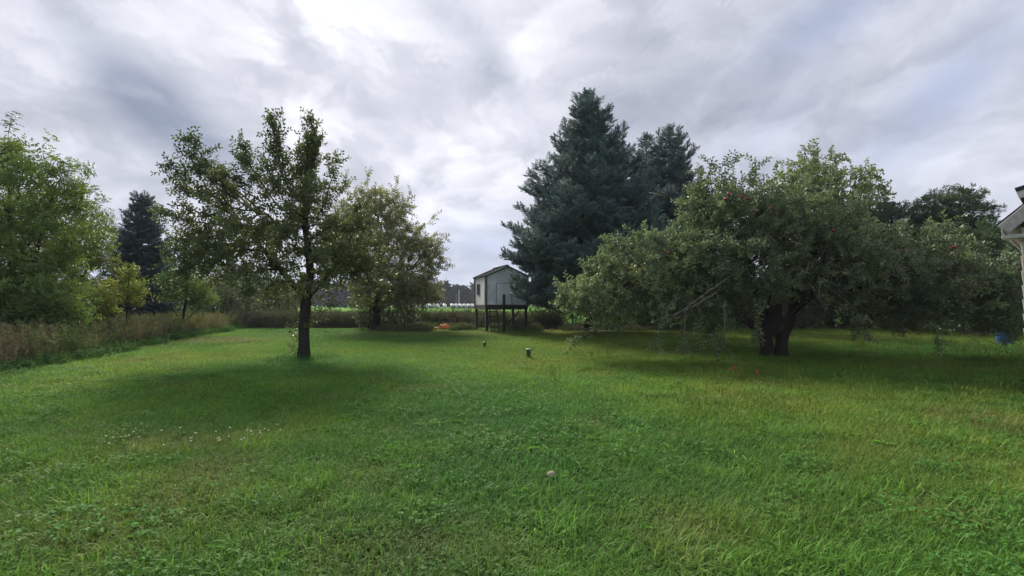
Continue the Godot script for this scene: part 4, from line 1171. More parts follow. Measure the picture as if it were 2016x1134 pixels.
func make_spruce(label: String, at: Vector3, height: float, profile: Array, branches: int, sprays: Array, tints: Array, low: float, leaders := [], skirts := 0) -> void:
	var t := thing("spruce_tree", label, "tree", at, 0.0, "spruces around the yard")
	var trunk := MB.new()
	trunk.tube(PackedVector3Array([Vector3(0, -0.1, 0), Vector3(0, 0.3, 0), Vector3(0.02, height * 0.5, 0), Vector3(0, height - 0.3, 0)]), PackedFloat32Array([height * 0.021, height * 0.017, height * 0.010, 0.012]), 12, Color(0.05, 0.042, 0.036), 0.06)
	part("trunk", trunk, M.bark, t)
	var limbs := MB.new()
	var where := []
	var tint := []
	for m in sprays:
		where.append([])
		tint.append([])
	var deep := height - low
	for i in branches + skirts:
		var f := pow((minf(i, branches) + 0.5) / branches, 0.72)
		var dy := 0.15 + f * deep
		if i >= branches:
			dy = r(8.7, 11.6)
		var whorl := 0.34 + 0.045 * dy
		dy = lerpf(dy, (floorf(dy / whorl) + 0.5) * whorl, 0.55 if dy > 1.0 else 0.0)          # branches stand in tiers
		var reach := 0.0
		for k in profile.size() - 1:
			if dy >= profile[k][0] and dy <= profile[k + 1][0]:
				reach = lerpf(profile[k][1], profile[k + 1][1], (dy - profile[k][0]) / (profile[k + 1][0] - profile[k][0]))
		if reach <= 0.0:
			reach = profile[profile.size() - 1][1]
		var az := i * 2.39996 + r(-0.35, 0.35)
		if i >= branches:
			az = r(2.72, 3.16)               # low boughs that hang across the shed's front
		var l := reach * (r(0.62, 1.0) if rng.randf() < 0.75 else r(0.98, 1.12)) * (0.93 if i >= branches else 1.0) * (1.0 + 0.1 * spot.get_noise_3d(cos(az) * 20.0, dy * 9.0, sin(az) * 20.0))
		var out := Vector3(cos(az), 0, sin(az))
		var rise := lerpf(0.75, -0.30, clampf(dy / (deep * 0.8), 0, 1)) + r(-0.08, 0.08)
		var root := Vector3(0, height - dy - rise * l * 0.45, 0)
		if root.y < 0.4:
			root.y = 0.4
		var pts := PackedVector3Array()
		var rr := PackedFloat32Array()
		for k in 6:
			var s := k / 5.0
			pts.push_back(root + out * l * s + Vector3(0, l * (rise * s * 0.55 + 0.22 * s * s * s), 0) + (rdir() * 0.03 * l if k in [2, 3] else Vector3.ZERO))
			rr.push_back(lerpf(0.008 + 0.007 * l, 0.004, s))
		var shed_near := false
		for p in pts:
			var wp := p + at
			if wp.x < 1.3 and wp.x > -2.6 and wp.z < -25.75 - 0.335 * (wp.x + 1.45) and wp.y > 1.0:
				shed_near = true
		if shed_near:
			continue
		limbs.tube(pts, rr, 4, Color(0.05, 0.042, 0.038))
		var side := out.cross(Vector3.UP)
		var shade := r(0, 1)
		var s := 0.16 if l > 1.0 else 0.05
		while s <= 1.0:
			var k := mini(int(s * 5.0), 4)
			var p := pts[k].lerp(pts[k + 1], s * 5.0 - k)
			var d := (pts[k + 1] - pts[k]).normalized()
			var span := clampf(l * 0.42 * (1.02 - s) + 0.34, 0.35, 1.35)
			for g in [-1.0, 1.0, 0.0]:
				if g == 0.0 and s < 0.8 and rng.randf() < 0.4:
					continue
				var y: Vector3
				if g == 0.0:
					y = (d + Vector3(0, r(-0.1, 0.75), 0) + rdir() * 0.25).normalized()
				else:
					y = (d * r(0.5, 0.9) + side * g + Vector3(0, r(-0.3, 0.12), 0) + rdir() * 0.12).normalized()
				var z := (Vector3.UP - y * y.y).normalized()
				var reach_now := span * (0.6 if g == 0.0 else 1.0) * r(0.8, 1.15)
				reach_now = minf(reach_now, maxf(0.42, reach * 0.75))
				var b := Basis(y.cross(z), y, z)
				var run := 0.0
				while true:
					var q := rng.randi() % sprays.size()
					var lift := Basis(b.x, r(0.0, 0.35) + (0.25 if run + 0.4 >= reach_now else 0.0))
					where[q].append(Transform3D((lift * b * Basis(Vector3.UP, r(-0.6, 0.6))).scaled(Vector3.ONE * r(0.7, 1.0)), p + y * run))
					tint[q].append(vary((tints[0] as Color).lerp(tints[1], clampf(shade * 0.5 + r(0, 0.5), 0, 1)), 0.35))
					run += 0.36
					if run > reach_now - 0.25:
						break
			s += 0.30 / maxf(l, 0.6) * r(0.8, 1.2)
	for top in [Vector3(0, height, 0)] + leaders:
		for k in 5:
			var q := rng.randi() % sprays.size()
			var y := (Vector3.UP + (Vector3.ZERO if k == 0 else Vector3(cos(k * 1.57), 0, sin(k * 1.57)) * 0.7)).normalized()
			where[q].append(Transform3D(frame_y(y, r(0, TAU)).scaled(Vector3.ONE * (0.9 if k == 0 else 0.55)), top - Vector3(0, 0.5, 0)))
			tint[q].append(tints[1])
	part("branches", limbs, M.twig, t).set_meta("kind", "stuff")
	for q in sprays.size():
		many("foliage", sprays[q], where[q], tint[q], t)


func build_spruces() -> void:
	var sprays := [spruce_spray(), spruce_spray(), spruce_spray()]
	var blue := [Color(0.074, 0.138, 0.142), Color(0.20, 0.30, 0.295)]
	make_spruce("tallest blue-green spruce right of the raised shed", Vector3(4.05, 0, -24.9), 13.05, [[0.0, 0.12], [1.35, 1.05], [3.8, 2.3], [6.2, 3.5], [7.4, 4.15], [9.4, 4.55], [13.0, 4.1]], 330, sprays, blue, 1.2, [], 20)
	make_spruce("second spruce, pointed top behind the tallest one's right side", Vector3(10.3, 0, -30.5), 13.4, [[0.0, 0.3], [1.6, 1.2], [4.0, 2.2], [7.0, 3.2], [13.0, 3.8]], 210, sprays, blue, 1.2)
	make_spruce("narrow spruce squeezed between the two taller spruces", Vector3(9.1, 0, -31.5), 13.2, [[0.0, 0.25], [1.6, 0.9], [4.0, 1.7], [7.0, 2.4], [13.0, 3.0]], 150, sprays, blue, 1.5)
	make_spruce("small dark blue spruce beyond the left border", Vector3(-20.6, 0, -26), 7.7, [[0.0, 0.15], [1.0, 0.65], [2.5, 1.2], [4.5, 1.6], [7.5, 1.85]], 170, sprays, [Color(0.040, 0.080, 0.098), Color(0.10, 0.165, 0.185)], 0.6, [Vector3(0.4, 7.5, 0)])


# ---------------------------------------------------------------- far field
func build_far_field() -> void:
	# the far wood: one mass nobody could count
	var meshes := []
	for kind in 3:
		var mb := MB.new()
		mb.tube(PackedVector3Array([Vector3(0, -0.3, 0), Vector3(0, 7, 0)]), PackedFloat32Array([0.25, 0.1]), 5, Color(0.5, 0.45, 0.4))
		for i in 260:
			var h := 1.0 + 9.0 * pow(rng.randf(), 0.9)
			var w: float = [3.0, 2.3, 3.4][kind] * sqrt(maxf(0.02, 1.0 - pow(absf(h - [4.5, 3.5, 5.5][kind]) / 6.2, 1.6)))
			var a := r(0, TAU)
			var q := w * pow(rng.randf(), 0.35) * r(0.75, 1.1)
			var f := (rdir() + Vector3(cos(a), 0.2, sin(a))).normalized()
			mb.leaf(Vector3(cos(a) * q, h, sin(a) * q), f, f.cross(rdir()).normalized(), r(0.6, 1.5), r(0.5, 0.9), vary(Color(1, 1, 1), 0.25), 0.2, 0.3)
		meshes.append(mb.mesh(M.far_leaf))
	var where := [[], [], []]
	var tint := [[], [], []]
	for i in 900:
		var a := deg_to_rad(r(-64, 64))
		var d := r(235, 285) - 20.0 * cos(a * 3.0)
		var k := rng.randi() % 3
		var s := r(0.75, 1.2)
		where[k].append(Transform3D(Basis(Vector3.UP, r(0, TAU)).scaled(Vector3(s * 1.2, s, s * 1.2)), Vector3(sin(a) * d, 0, -cos(a) * d)))
		tint[k].append(vary(Color(0.034, 0.058, 0.036), 0.25))
	for k in 3:
		tag(many("far_wood", meshes[k], where[k], tint[k], self), "dark distant wood along the far side of the hay field", "wood")
	# wrapped bales in a row
	var first: Node3D = null
	var n := 0
	for x in [-38.2, -36.8, -35.4, -34.0, -32.6, -30.6, -29.2, -27.8, -26.4, -24.9, -22.6, -20.1, -18.7, -17.3, -15.9, -14.5, -13.1, -11.7, -10.3, -8.9, -7.5, -6.1, -4.7, -3.3]:
		var at := Vector3(x, 0.0, -158.0 + 0.25 * sin(x * 3.0))
		n += 1
		if first == null:
			first = thing("wrapped_bale", "white plastic wrapped hay bale in the long row across the far field", "bale", at, 0.0, "white wrapped bales in the far field")
			var mb := MB.new()
			var prof := []
			for k in 9:
				var s := k / 8.0
				prof.append(Vector2(0.80 * (1.0 - 0.12 * pow(absf(s * 2.0 - 1.0), 6.0)) if k > 0 and k < 8 else 0.02, s * 1.42 - 0.71))
			mb.lathe(prof, 22, Color(0.80, 0.81, 0.82), Vector3.ZERO, 0.012)
			var o := part("wrap", mb, M.film, first)
			o.rotation.z = PI / 2
			o.position.y = 0.78
		else:
			var d := first.duplicate() as Node3D
			d.name = numbered("wrapped_bale")
			add_child(d)
			d.position = at
			d.rotation.y = 0.12 * sin(x * 7.0)
			tag(d, "white plastic wrapped hay bale in the long row across the far field", "bale", "white wrapped bales in the far field")
	var tyre: Node3D = null
	var tyre_words := ["fourth from the shed", "third from the shed", "second from the shed", "close left of the shed", "partly hidden behind the shed", "farthest left of them"]
	var ty := 0
	for x in [-19.6, -17.75, -16.0, -14.2, -12.6, -27.2]:
		if tyre == null:
			tyre = thing("tyre", "dark old tyre at the foot of the white bale row, " + tyre_words[ty], "tyre", Vector3(x, 0, -156.9), 0.0, "tyres leaning on the bales")
			var mb := MB.new()
			var prof := [Vector2(0.26, -0.12), Vector2(0.48, -0.14), Vector2(0.56, -0.08), Vector2(0.56, 0.08), Vector2(0.48, 0.14), Vector2(0.26, 0.12), Vector2(0.26, -0.12)]
			mb.lathe(prof, 20, Color(0.022, 0.022, 0.024))
			var o := part("rubber_ring", mb, M.plastic, tyre)
			o.rotation.x = PI / 2 - 0.25
			o.position.y = 0.38
			ty += 1
		else:
			var d := tyre.duplicate() as Node3D
			d.name = numbered("tyre")
			add_child(d)
			d.position = Vector3(x, 0, -156.9)
			tag(d, "dark old tyre at the foot of the white bale row, " + tyre_words[ty], "tyre", "tyres leaning on the bales")
			ty += 1
	for p in [[-18.6, -165.0, 6.3, 0.16, "tall white pole standing behind the white bales", Color(0.62, 0.63, 0.64)], [-19.7, -166.0, 4.6, 0.08, "shorter thin grey pole left of the tall white one", Color(0.28, 0.3, 0.33)]]:
		var t := thing("pole", p[4], "pole", Vector3(p[0], 0, p[1]))
		var mb := MB.new()
		mb.tube(PackedVector3Array([Vector3(0, -0.3, 0), Vector3(0, p[2], 0)]), PackedFloat32Array([p[3], p[3] * 0.7]), 8, p[5], 0.0, true)
		part("shaft", mb, M.paint, t)
		var cap := MB.new()
		cap.lathe([Vector2(0.0, 0.0), Vector2(p[3] * 0.9, 0.0), Vector2(p[3] * 0.9, 0.1), Vector2(0.0, 0.16)], 8, p[5], Vector3(0, p[2], 0))
		part("cap", cap, M.paint, t)


# ---------------------------------------------------------------- shed on posts
func build_shed() -> void:
	var t := thing("raised_shed", "small white panelled shed with a gable roof standing on dark posts", "shed", Vector3(-1.45, 0, -26.05), deg_to_rad(18.6))
	# its own axes: the front left corner is the origin, x runs along the front, -z along the left side
	var w := 2.46
	var d := 2.46
	var base := 1.52
	var eave := 3.18
	var ridge := 3.72
	var dark := Color(0.028, 0.028, 0.032)
	var trim := Color(0.13, 0.14, 0.16)
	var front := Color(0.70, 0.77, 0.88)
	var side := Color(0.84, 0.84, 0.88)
	for q in [[0.07, -0.07], [w - 0.07, -0.07], [0.07, -d + 0.07], [w - 0.07, -d + 0.07]]:
		var mb := MB.new()
		mb.bar(Vector3(q[0], -0.4, q[1]), Vector3(q[0], base - 0.245, q[1]), 0.135, 0.135, dark, 0.008)
		part("post", mb, M.wood, t)
	for q in [[Vector3(-0.02, 0, -0.02), Vector3(w + 0.02, 0, -0.02)], [Vector3(-0.02, 0, -d + 0.02), Vector3(w + 0.02, 0, -d + 0.02)], [Vector3(0.02, 0, -0.065), Vector3(0.02, 0, -d + 0.065)], [Vector3(w - 0.02, 0, -0.065), Vector3(w - 0.02, 0, -d + 0.065)]]:
		var mb := MB.new()
		var y := Vector3(0, base - 0.125, 0)
		mb.bar(q[0] + y, q[1] + y, 0.24, 0.08, dark, 0.006, Vector3.UP)
		part("beam", mb, M.wood, t)
	for i in 4:
		var mb := MB.new()
		var x := 0.5 + i * 0.48
		mb.bar(Vector3(x, base - 0.10, -0.07), Vector3(x, base - 0.10, -d + 0.07), 0.05, 0.18, dark)
		part("joist", mb, M.wood, t)
	var fl := MB.new()
	fl.box(Transform3D(Basis(), Vector3(w / 2, base + 0.012, -d / 2)), Vector3(w - 0.02, 0.022, d - 0.02), Color(0.12, 0.1, 0.08))
	part("floor", fl, M.wood, t)
	# front gable wall of upright panels that follow the roof
	var xs := [0.06, 0.58, 1.10, 1.62, 2.14, w - 0.06]
	for i in xs.size() - 1:
		var mb := MB.new()
		var x0: float = xs[i] + 0.004
		var x1: float = xs[i + 1] - 0.004
		for z in [0.0, -d]:
			var y0 := eave + (ridge - eave) * (1.0 - absf(x0 - w / 2) / (w / 2)) - 0.03
			var y1 := eave + (ridge - eave) * (1.0 - absf(x1 - w / 2) / (w / 2)) - 0.03
			var ym := ridge - 0.03 if x0 < w / 2 and x1 > w / 2 else (y0 + y1) * 0.5
			var f: float = z + 0.0
			var k: float = z - 0.03 if z == 0.0 else z + 0.03
			var b := base + 0.03
			var out := 1.0 if z == 0.0 else -1.0
			var pts := [Vector3(x0, b, 0), Vector3(x0, y0, 0), Vector3((x0 + x1) * 0.5, ym, 0), Vector3(x1, y1, 0), Vector3(x1, b, 0)]
			for e in [[f, out], [k, -out]]:
				var off := Vector3(0, 0, e[0])
				for j in range(1, 4):
					if e[1] > 0:
						mb.tri(pts[0] + off, pts[j] + off, pts[j + 1] + off, front)
					else:
						mb.tri(pts[0] + off, pts[j + 1] + off, pts[j] + off, front)
			for j in 5:
				var a: Vector3 = pts[j]
				var c: Vector3 = pts[(j + 1) % 5]
				var fo := Vector3(0, 0, maxf(f, k))
				var ko := Vector3(0, 0, minf(f, k))
				mb.quad(a + ko, c + ko, c + fo, a + fo, front)
			if z == 0.0:
				part("wall_panel", mb, M.panel, t)
				mb = MB.new()
		part("wall_panel", mb, M.panel, t)
	# side walls: panels above and below a thin seam, left one with a window
	for sx in [0, 1]:
		var x := 0.015 if sx == 0 else w - 0.015
		var cuts := [[-0.06, -d + 0.06, base + 0.03, 2.48], [-0.06, -d + 0.06, 2.486, eave - 0.02]]
		if sx == 0:
			cuts = [[-0.06, -1.28, base + 0.03, 2.48], [-0.06, -1.28, 2.486, eave - 0.02], [-1.28, -1.88, base + 0.03, 2.12], [-1.28, -1.88, 2.74, eave - 0.02], [-1.88, -d + 0.06, base + 0.03, 2.48], [-1.88, -d + 0.06, 2.486, eave - 0.02]]
		for c in cuts:
			var mb := MB.new()
			mb.box(Transform3D(Basis(), Vector3(x, (c[2] + c[3]) / 2, (c[0] + c[1]) / 2)), Vector3(0.03, c[3] - c[2], absf(c[1] - c[0]) - 0.003), side)
			part("wall_panel", mb, M.panel, t)
	var fr := MB.new()
	for q in [[Vector3(-0.004, 2.12, -1.58), Vector3(0.05, 0.05, 0.64)], [Vector3(-0.004, 2.74, -1.58), Vector3(0.05, 0.05, 0.64)], [Vector3(-0.004, 2.43, -1.285), Vector3(0.05, 0.57, 0.05)], [Vector3(-0.004, 2.43, -1.875), Vector3(0.05, 0.57, 0.05)], [Vector3(0.0, 2.43, -1.58), Vector3(0.03, 0.57, 0.025)]]:
		fr.box(Transform3D(Basis(), q[0]), q[1], Color(0.16, 0.15, 0.16))
	var win := part("window", fr, M.paint, t)
	var gl := MB.new()
	gl.box(Transform3D(Basis(), Vector3(0.012, 2.43, -1.58)), Vector3(0.006, 0.57, 0.54), Color.WHITE)
	part("pane", gl, M.glass, win)
	var back := MB.new()
	back.box(Transform3D(Basis(), Vector3(0.045, 2.43, -1.58)), Vector3(0.01, 0.66, 0.66), Color(0.03, 0.03, 0.035))
	part("shade", back, M.wood, win)
	for q in [[0.0, 0.0], [w, 0.0], [0.0, -d], [w, -d]]:
		var mb := MB.new()
		mb.bar(Vector3(q[0], base - 0.005, q[1]), Vector3(q[0], eave + 0.01, q[1]), 0.13, 0.13, trim, 0.008)
		part("corner_trim", mb, M.paint, t)
	# door in the front: a flat leaf with a frame line, latch and hinges
	var dr := MB.new()
	dr.box(Transform3D(Basis(), Vector3(1.05, (base + 0.06 + 2.72) / 2, 0.022)), Vector3(0.86, 2.72 - base - 0.06, 0.03), Color(0.72, 0.78, 0.88), 0.004)
	var door := part("door", dr, M.panel, t)
	var fr2 := MB.new()
	for q in [[Vector3(0.60, 2.15, 0.02), Vector3(0.025, 1.2, 0.036)], [Vector3(1.50, 2.15, 0.02), Vector3(0.025, 1.2, 0.036)], [Vector3(1.05, 2.745, 0.02), Vector3(0.925, 0.025, 0.036)]]:
		fr2.box(Transform3D(Basis(), q[0]), q[1], Color(0.30, 0.34, 0.40))
	part("door_frame", fr2, M.paint, door)
	var hd := MB.new()
	hd.bar(Vector3(1.42, 2.05, 0.06), Vector3(1.42, 2.2, 0.06), 0.02, 0.02, Color(0.05, 0.05, 0.05))
	hd.bar(Vector3(1.42, 2.07, 0.03), Vector3(1.42, 2.07, 0.06), 0.015, 0.015, Color(0.05, 0.05, 0.05))
	hd.bar(Vector3(1.42, 2.18, 0.03), Vector3(1.42, 2.18, 0.06), 0.015, 0.015, Color(0.05, 0.05, 0.05))
	part("handle", hd, M.metal, door)
	# roof: two slopes with standing ribs and dark edges
	for s in [-1.0, 1.0]:
		var mb := MB.new()
		var run := w / 2 + 0.10
		var slope := (ridge - eave) / (w / 2)
		var hi := Vector3(w / 2, ridge + 0.02, -d / 2)
		var lo := Vector3(w / 2 + s * run, ridge + 0.02 - run * slope, -d / 2)
		mb.bar(lo, hi, d + 0.24, 0.045, Color(0.13, 0.14, 0.16), 0.004, Vector3(0, 0, s))
		var roof := part("roof", mb, M.metal, t)
		for i in 6:
			var rb := MB.new()
			var z := 1.15 - i * 0.46
			var nrm := Vector3(s * slope, 1, 0).normalized() * 0.032
			rb.bar(lo + Vector3(0, 0, z) + nrm, hi + Vector3(0, 0, z) + nrm, 0.03, 0.02, Color(0.12, 0.13, 0.15), 0.0, Vector3(0, 0, s))
			part("rib", rb, M.metal, roof)
		for z in [d / 2 + 0.13, -d / 2 - 0.13]:
			var fb := MB.new()
			fb.bar(lo + Vector3(0, -0.02, z), hi + Vector3(0, -0.02, z), 0.022, 0.075, Color(0.09, 0.10, 0.12), 0.0, Vector3(0, 0, 1))
			part("fascia", fb, M.paint, roof)
	var cap := MB.new()
	cap.bar(Vector3(w / 2, ridge + 0.055, 0.13), Vector3(w / 2, ridge + 0.055, -d - 0.13), 0.2, 0.03, Color(0.11, 0.12, 0.14))
	part("ridge_cap", cap, M.metal, t)
	# steps, the tall newel post in front, and the braces
	var np := MB.new()
	np.bar(Vector3(0.86, -0.4, 0.62), Vector3(0.86, 2.12, 0.62), 0.125, 0.125, Color(0.035, 0.035, 0.04), 0.008)
	part("newel_post", np, M.wood, t)
	for x in [0.50, 0.95]:
		var mb := MB.new()
		mb.bar(Vector3(x, -0.02, -0.62), Vector3(x, 1.3, -1.05), 0.045, 0.09, Color(0.06, 0.055, 0.05))
		part("stair_rail", mb, M.wood, t)
	for i in 4:
		var mb := MB.new()
		var y := 0.28 + i * 0.29
		mb.box(Transform3D(Basis(), Vector3(0.725, y, -0.62 - y * 0.326)), Vector3(0.40, 0.045, 0.16), Color(0.075, 0.068, 0.06), 0.004)
		part("stair_tread", mb, M.wood, t)
	var br := MB.new()
	br.bar(Vector3(1.12, 0.35, 0.10), Vector3(1.92, 1.2, 0.10), 0.07, 0.04, Color(0.07, 0.065, 0.06))
	part("brace", br, M.wood, t)
	var lp := thing("plank", "weathered brown plank propped against the shed's front posts", "plank", Vector3(-1.15, 0, -25.75), 0.2)
	var pl := MB.new()
	pl.bar(Vector3(-0.12, 0.03, 0.25), Vector3(0.72, 0.52, 0.1), 0.17, 0.035, Color(0.16, 0.115, 0.085), 0.004, Vector3(0, 0.4, 1))
	part("board", pl, M.wood, lp)
	var lp2 := thing("plank", "darker broken plank lying on the ground below the shed", "plank", Vector3(0.3, 0, -26.6), 0.1)
	pl = MB.new()
	pl.bar(Vector3(-0.9, 0.05, 0), Vector3(0.9, 0.09, 0.1), 0.15, 0.035, Color(0.10, 0.085, 0.07), 0.004, Vector3(0, 0.1, 1))
	part("board", pl, M.wood, lp2)
	var dirt := thing("brush_pile", "brown heap of dead brush and earth left of the shed posts", "heap", Vector3(-3.1, 0, -29.2))
	var hp := MB.new()
	var prof := []
	for i in 7:
		prof.append(Vector2(0.9 * cos(i / 6.0 * PI / 2) + 0.02, 0.42 * sin(i / 6.0 * PI / 2) - 0.03))
	hp.lathe(prof, 18, Color(0.07, 0.045, 0.035), Vector3.ZERO, 0.16)
	part("earth", hp, M.soil, dirt)
	var st := MB.new()
	for i in 90:
		var a := r(0, TAU)
		var q := r(0, 0.95)
		var p := Vector3(cos(a) * q, 0.42 * sqrt(maxf(0, 1.0 - q * q)), sin(a) * q)
		var f := (rdir() + Vector3(0, 0.25, 0)).normalized() * r(0.15, 0.5)
		st.tube(PackedVector3Array([p - f * 0.5, p + f * 0.5]), PackedFloat32Array([0.009, 0.004]), 3, Color(0.09, 0.06, 0.045) * r(0.6, 1.4))
	part("dead_sticks", st, M.twig, dirt).set_meta("kind", "stuff")


# ---------------------------------------------------------------- the corner of the house
func build_house() -> void:
	# its own axes: x runs along the gable wall away from the corner, z points out of the gable wall
	var turn := atan2(-0.77, 0.64)
	var t := thing("house", "corner of a white clapboard house with a steep eave at the right edge", "house", Vector3(7.085, 0, -6.5), turn)
	var white := Color(0.62, 0.58, 0.57)
	var len_ := 6.0
	var deep := 5.0
	var eave := 2.74
	var slope := 1.0
	var core := MB.new()
	core.box(Transform3D(Basis(), Vector3(len_ / 2, eave / 2 - 0.1, -deep / 2 - 0.03)), Vector3(len_ - 0.06, eave + 0.2, deep - 0.06), Color(0.4, 0.38, 0.37))
	var up := MB.new()
	var a := Vector3(0.05, eave - 0.001, -0.03)
	var b := Vector3(len_ / 2, eave + len_ / 2 * slope - 0.05, -0.03)
	var c := Vector3(len_ - 0.05, eave - 0.001, -0.03)
	var k := Vector3(0, 0, -deep + 0.06)
	core.tri(a, b, c, Color(0.4, 0.38, 0.37))
	core.tri(a + k, c + k, b + k, Color(0.4, 0.38, 0.37))
	part("wall", core, M.paint, t)
	var y := 0.25
	while y < eave + len_ / 2 * slope - 0.3:
		var cut := maxf(0.0, (y + 0.2 - eave) / slope)
		var mb := MB.new()
		var x0 := -0.005 + cut
		var x1 := len_ - cut
		var basis := Basis(Vector3.RIGHT, 0.09)
		mb.box(Transform3D(basis, Vector3((x0 + x1) / 2, y + 0.1, 0.004)), Vector3(x1 - x0, 0.215, 0.018), vary(white, 0.08), 0.002)
		part("clapboard", mb, M.paint, t)
		if y < eave - 0.15:
			mb = MB.new()
			mb.box(Transform3D(Basis(Vector3.FORWARD, -0.09), Vector3(-0.004, y + 0.1, -deep / 2 - 0.01)), Vector3(0.018, 0.215, deep - 0.03), vary(white, 0.08), 0.002)
			part("clapboard", mb, M.paint, t)
		y += 0.2
	var fo := MB.new()
	fo.box(Transform3D(Basis(), Vector3(len_ / 2, 0.1, -deep / 2)), Vector3(len_ + 0.04, 0.42, deep + 0.04), Color(0.3, 0.29, 0.27))
	part("foundation", fo, M.stone, t)
	# roof slabs with wide overhang, pale soffit below, dark shingles above
	for s in [-1.0, 1.0]:
		var run := len_ / 2 + 0.2
		var hi := Vector3(len_ / 2, eave + len_ / 2 * slope + 0.12, -deep / 2 + 0.05)
		var lo := hi + Vector3(s * run, -run * slope, 0)
		var mb := MB.new()
		mb.bar(lo, hi, deep + 0.5, 0.05, Color(0.055, 0.055, 0.06), 0.0, Vector3(0, 0, s))
		var roof := part("roof", mb, M.stone, t)
		var so := MB.new()
		var n := Vector3(-s * slope, -1, 0).normalized() * 0.05
		so.bar(lo + n, hi + n, deep + 0.46, 0.04, Color(0.50, 0.51, 0.50), 0.0, Vector3(0, 0, s))
		part("soffit", so, M.paint, roof)
		for z in [deep / 2 + 0.262, -deep / 2 - 0.262]:
			var rk := MB.new()
			rk.bar(lo + n * 1.2 + Vector3(0, 0, z), hi + n * 1.2 + Vector3(0, 0, z), 0.025, 0.15, Color(0.42, 0.41, 0.40), 0.003, Vector3(0, 0, 1))
			part("rake_board", rk, M.paint, roof)
		var ff := MB.new()
		ff.bar(lo + n + Vector3(0, 0, deep / 2 + 0.24), lo + n + Vector3(0, 0, -deep / 2 - 0.24), 0.13, 0.025, Color(0.42, 0.41, 0.40), 0.003, Vector3(0, 1, 0))
		part("fascia", ff, M.paint, roof)
		for i in 10:
			var sh := MB.new()
			var f := i / 10.0
			var p := lo.lerp(hi, f) - n * 0.75
			var q := lo.lerp(hi, f + 0.1) - n * 0.6
			sh.bar(p, q, deep + 0.51, 0.012, vary(Color(0.06, 0.06, 0.065), 0.2), 0.0, Vector3(0, 0, s))
			part("shingle_course", sh, M.stone, roof)
	# boxed eave return under the tip of the near eave
	var er := MB.new()
	er.box(Transform3D(Basis(), Vector3(-0.02, eave - 0.22, 0.15)), Vector3(0.32, 0.05, 0.26), Color(0.48, 0.49, 0.48), 0.004)
	part("eave_return", er, M.paint, t)
	# the upper roof edge with its gutter behind
	var ur := thing("upper_roof", "house wing whose dark roof edge shows above the nearer eave", "roof", Vector3(8.43, 3.23, -7.74), turn)
	var g := MB.new()
	g.bar(Vector3(0, 0.10, 0), Vector3(2.4, 0.78, 0), 2.0, 0.07, Color(0.05, 0.055, 0.07), 0.006, Vector3(0, 0, 1))
	part("roof_slab", g, M.stone, ur)
	g = MB.new()
	g.bar(Vector3(0.02, 0.02, 0.98), Vector3(2.4, 0.70, 0.98), 0.03, 0.12, Color(0.6, 0.6, 0.6), 0.004, Vector3(0, 0, 1))
	part("fascia", g, M.paint, ur)
	g = MB.new()
	g.box(Transform3D(Basis(), Vector3(1.35, -1.6, 0)), Vector3(2.1, 3.3, 1.5), Color(0.6, 0.57, 0.56))
	part("wall", g, M.paint, ur)


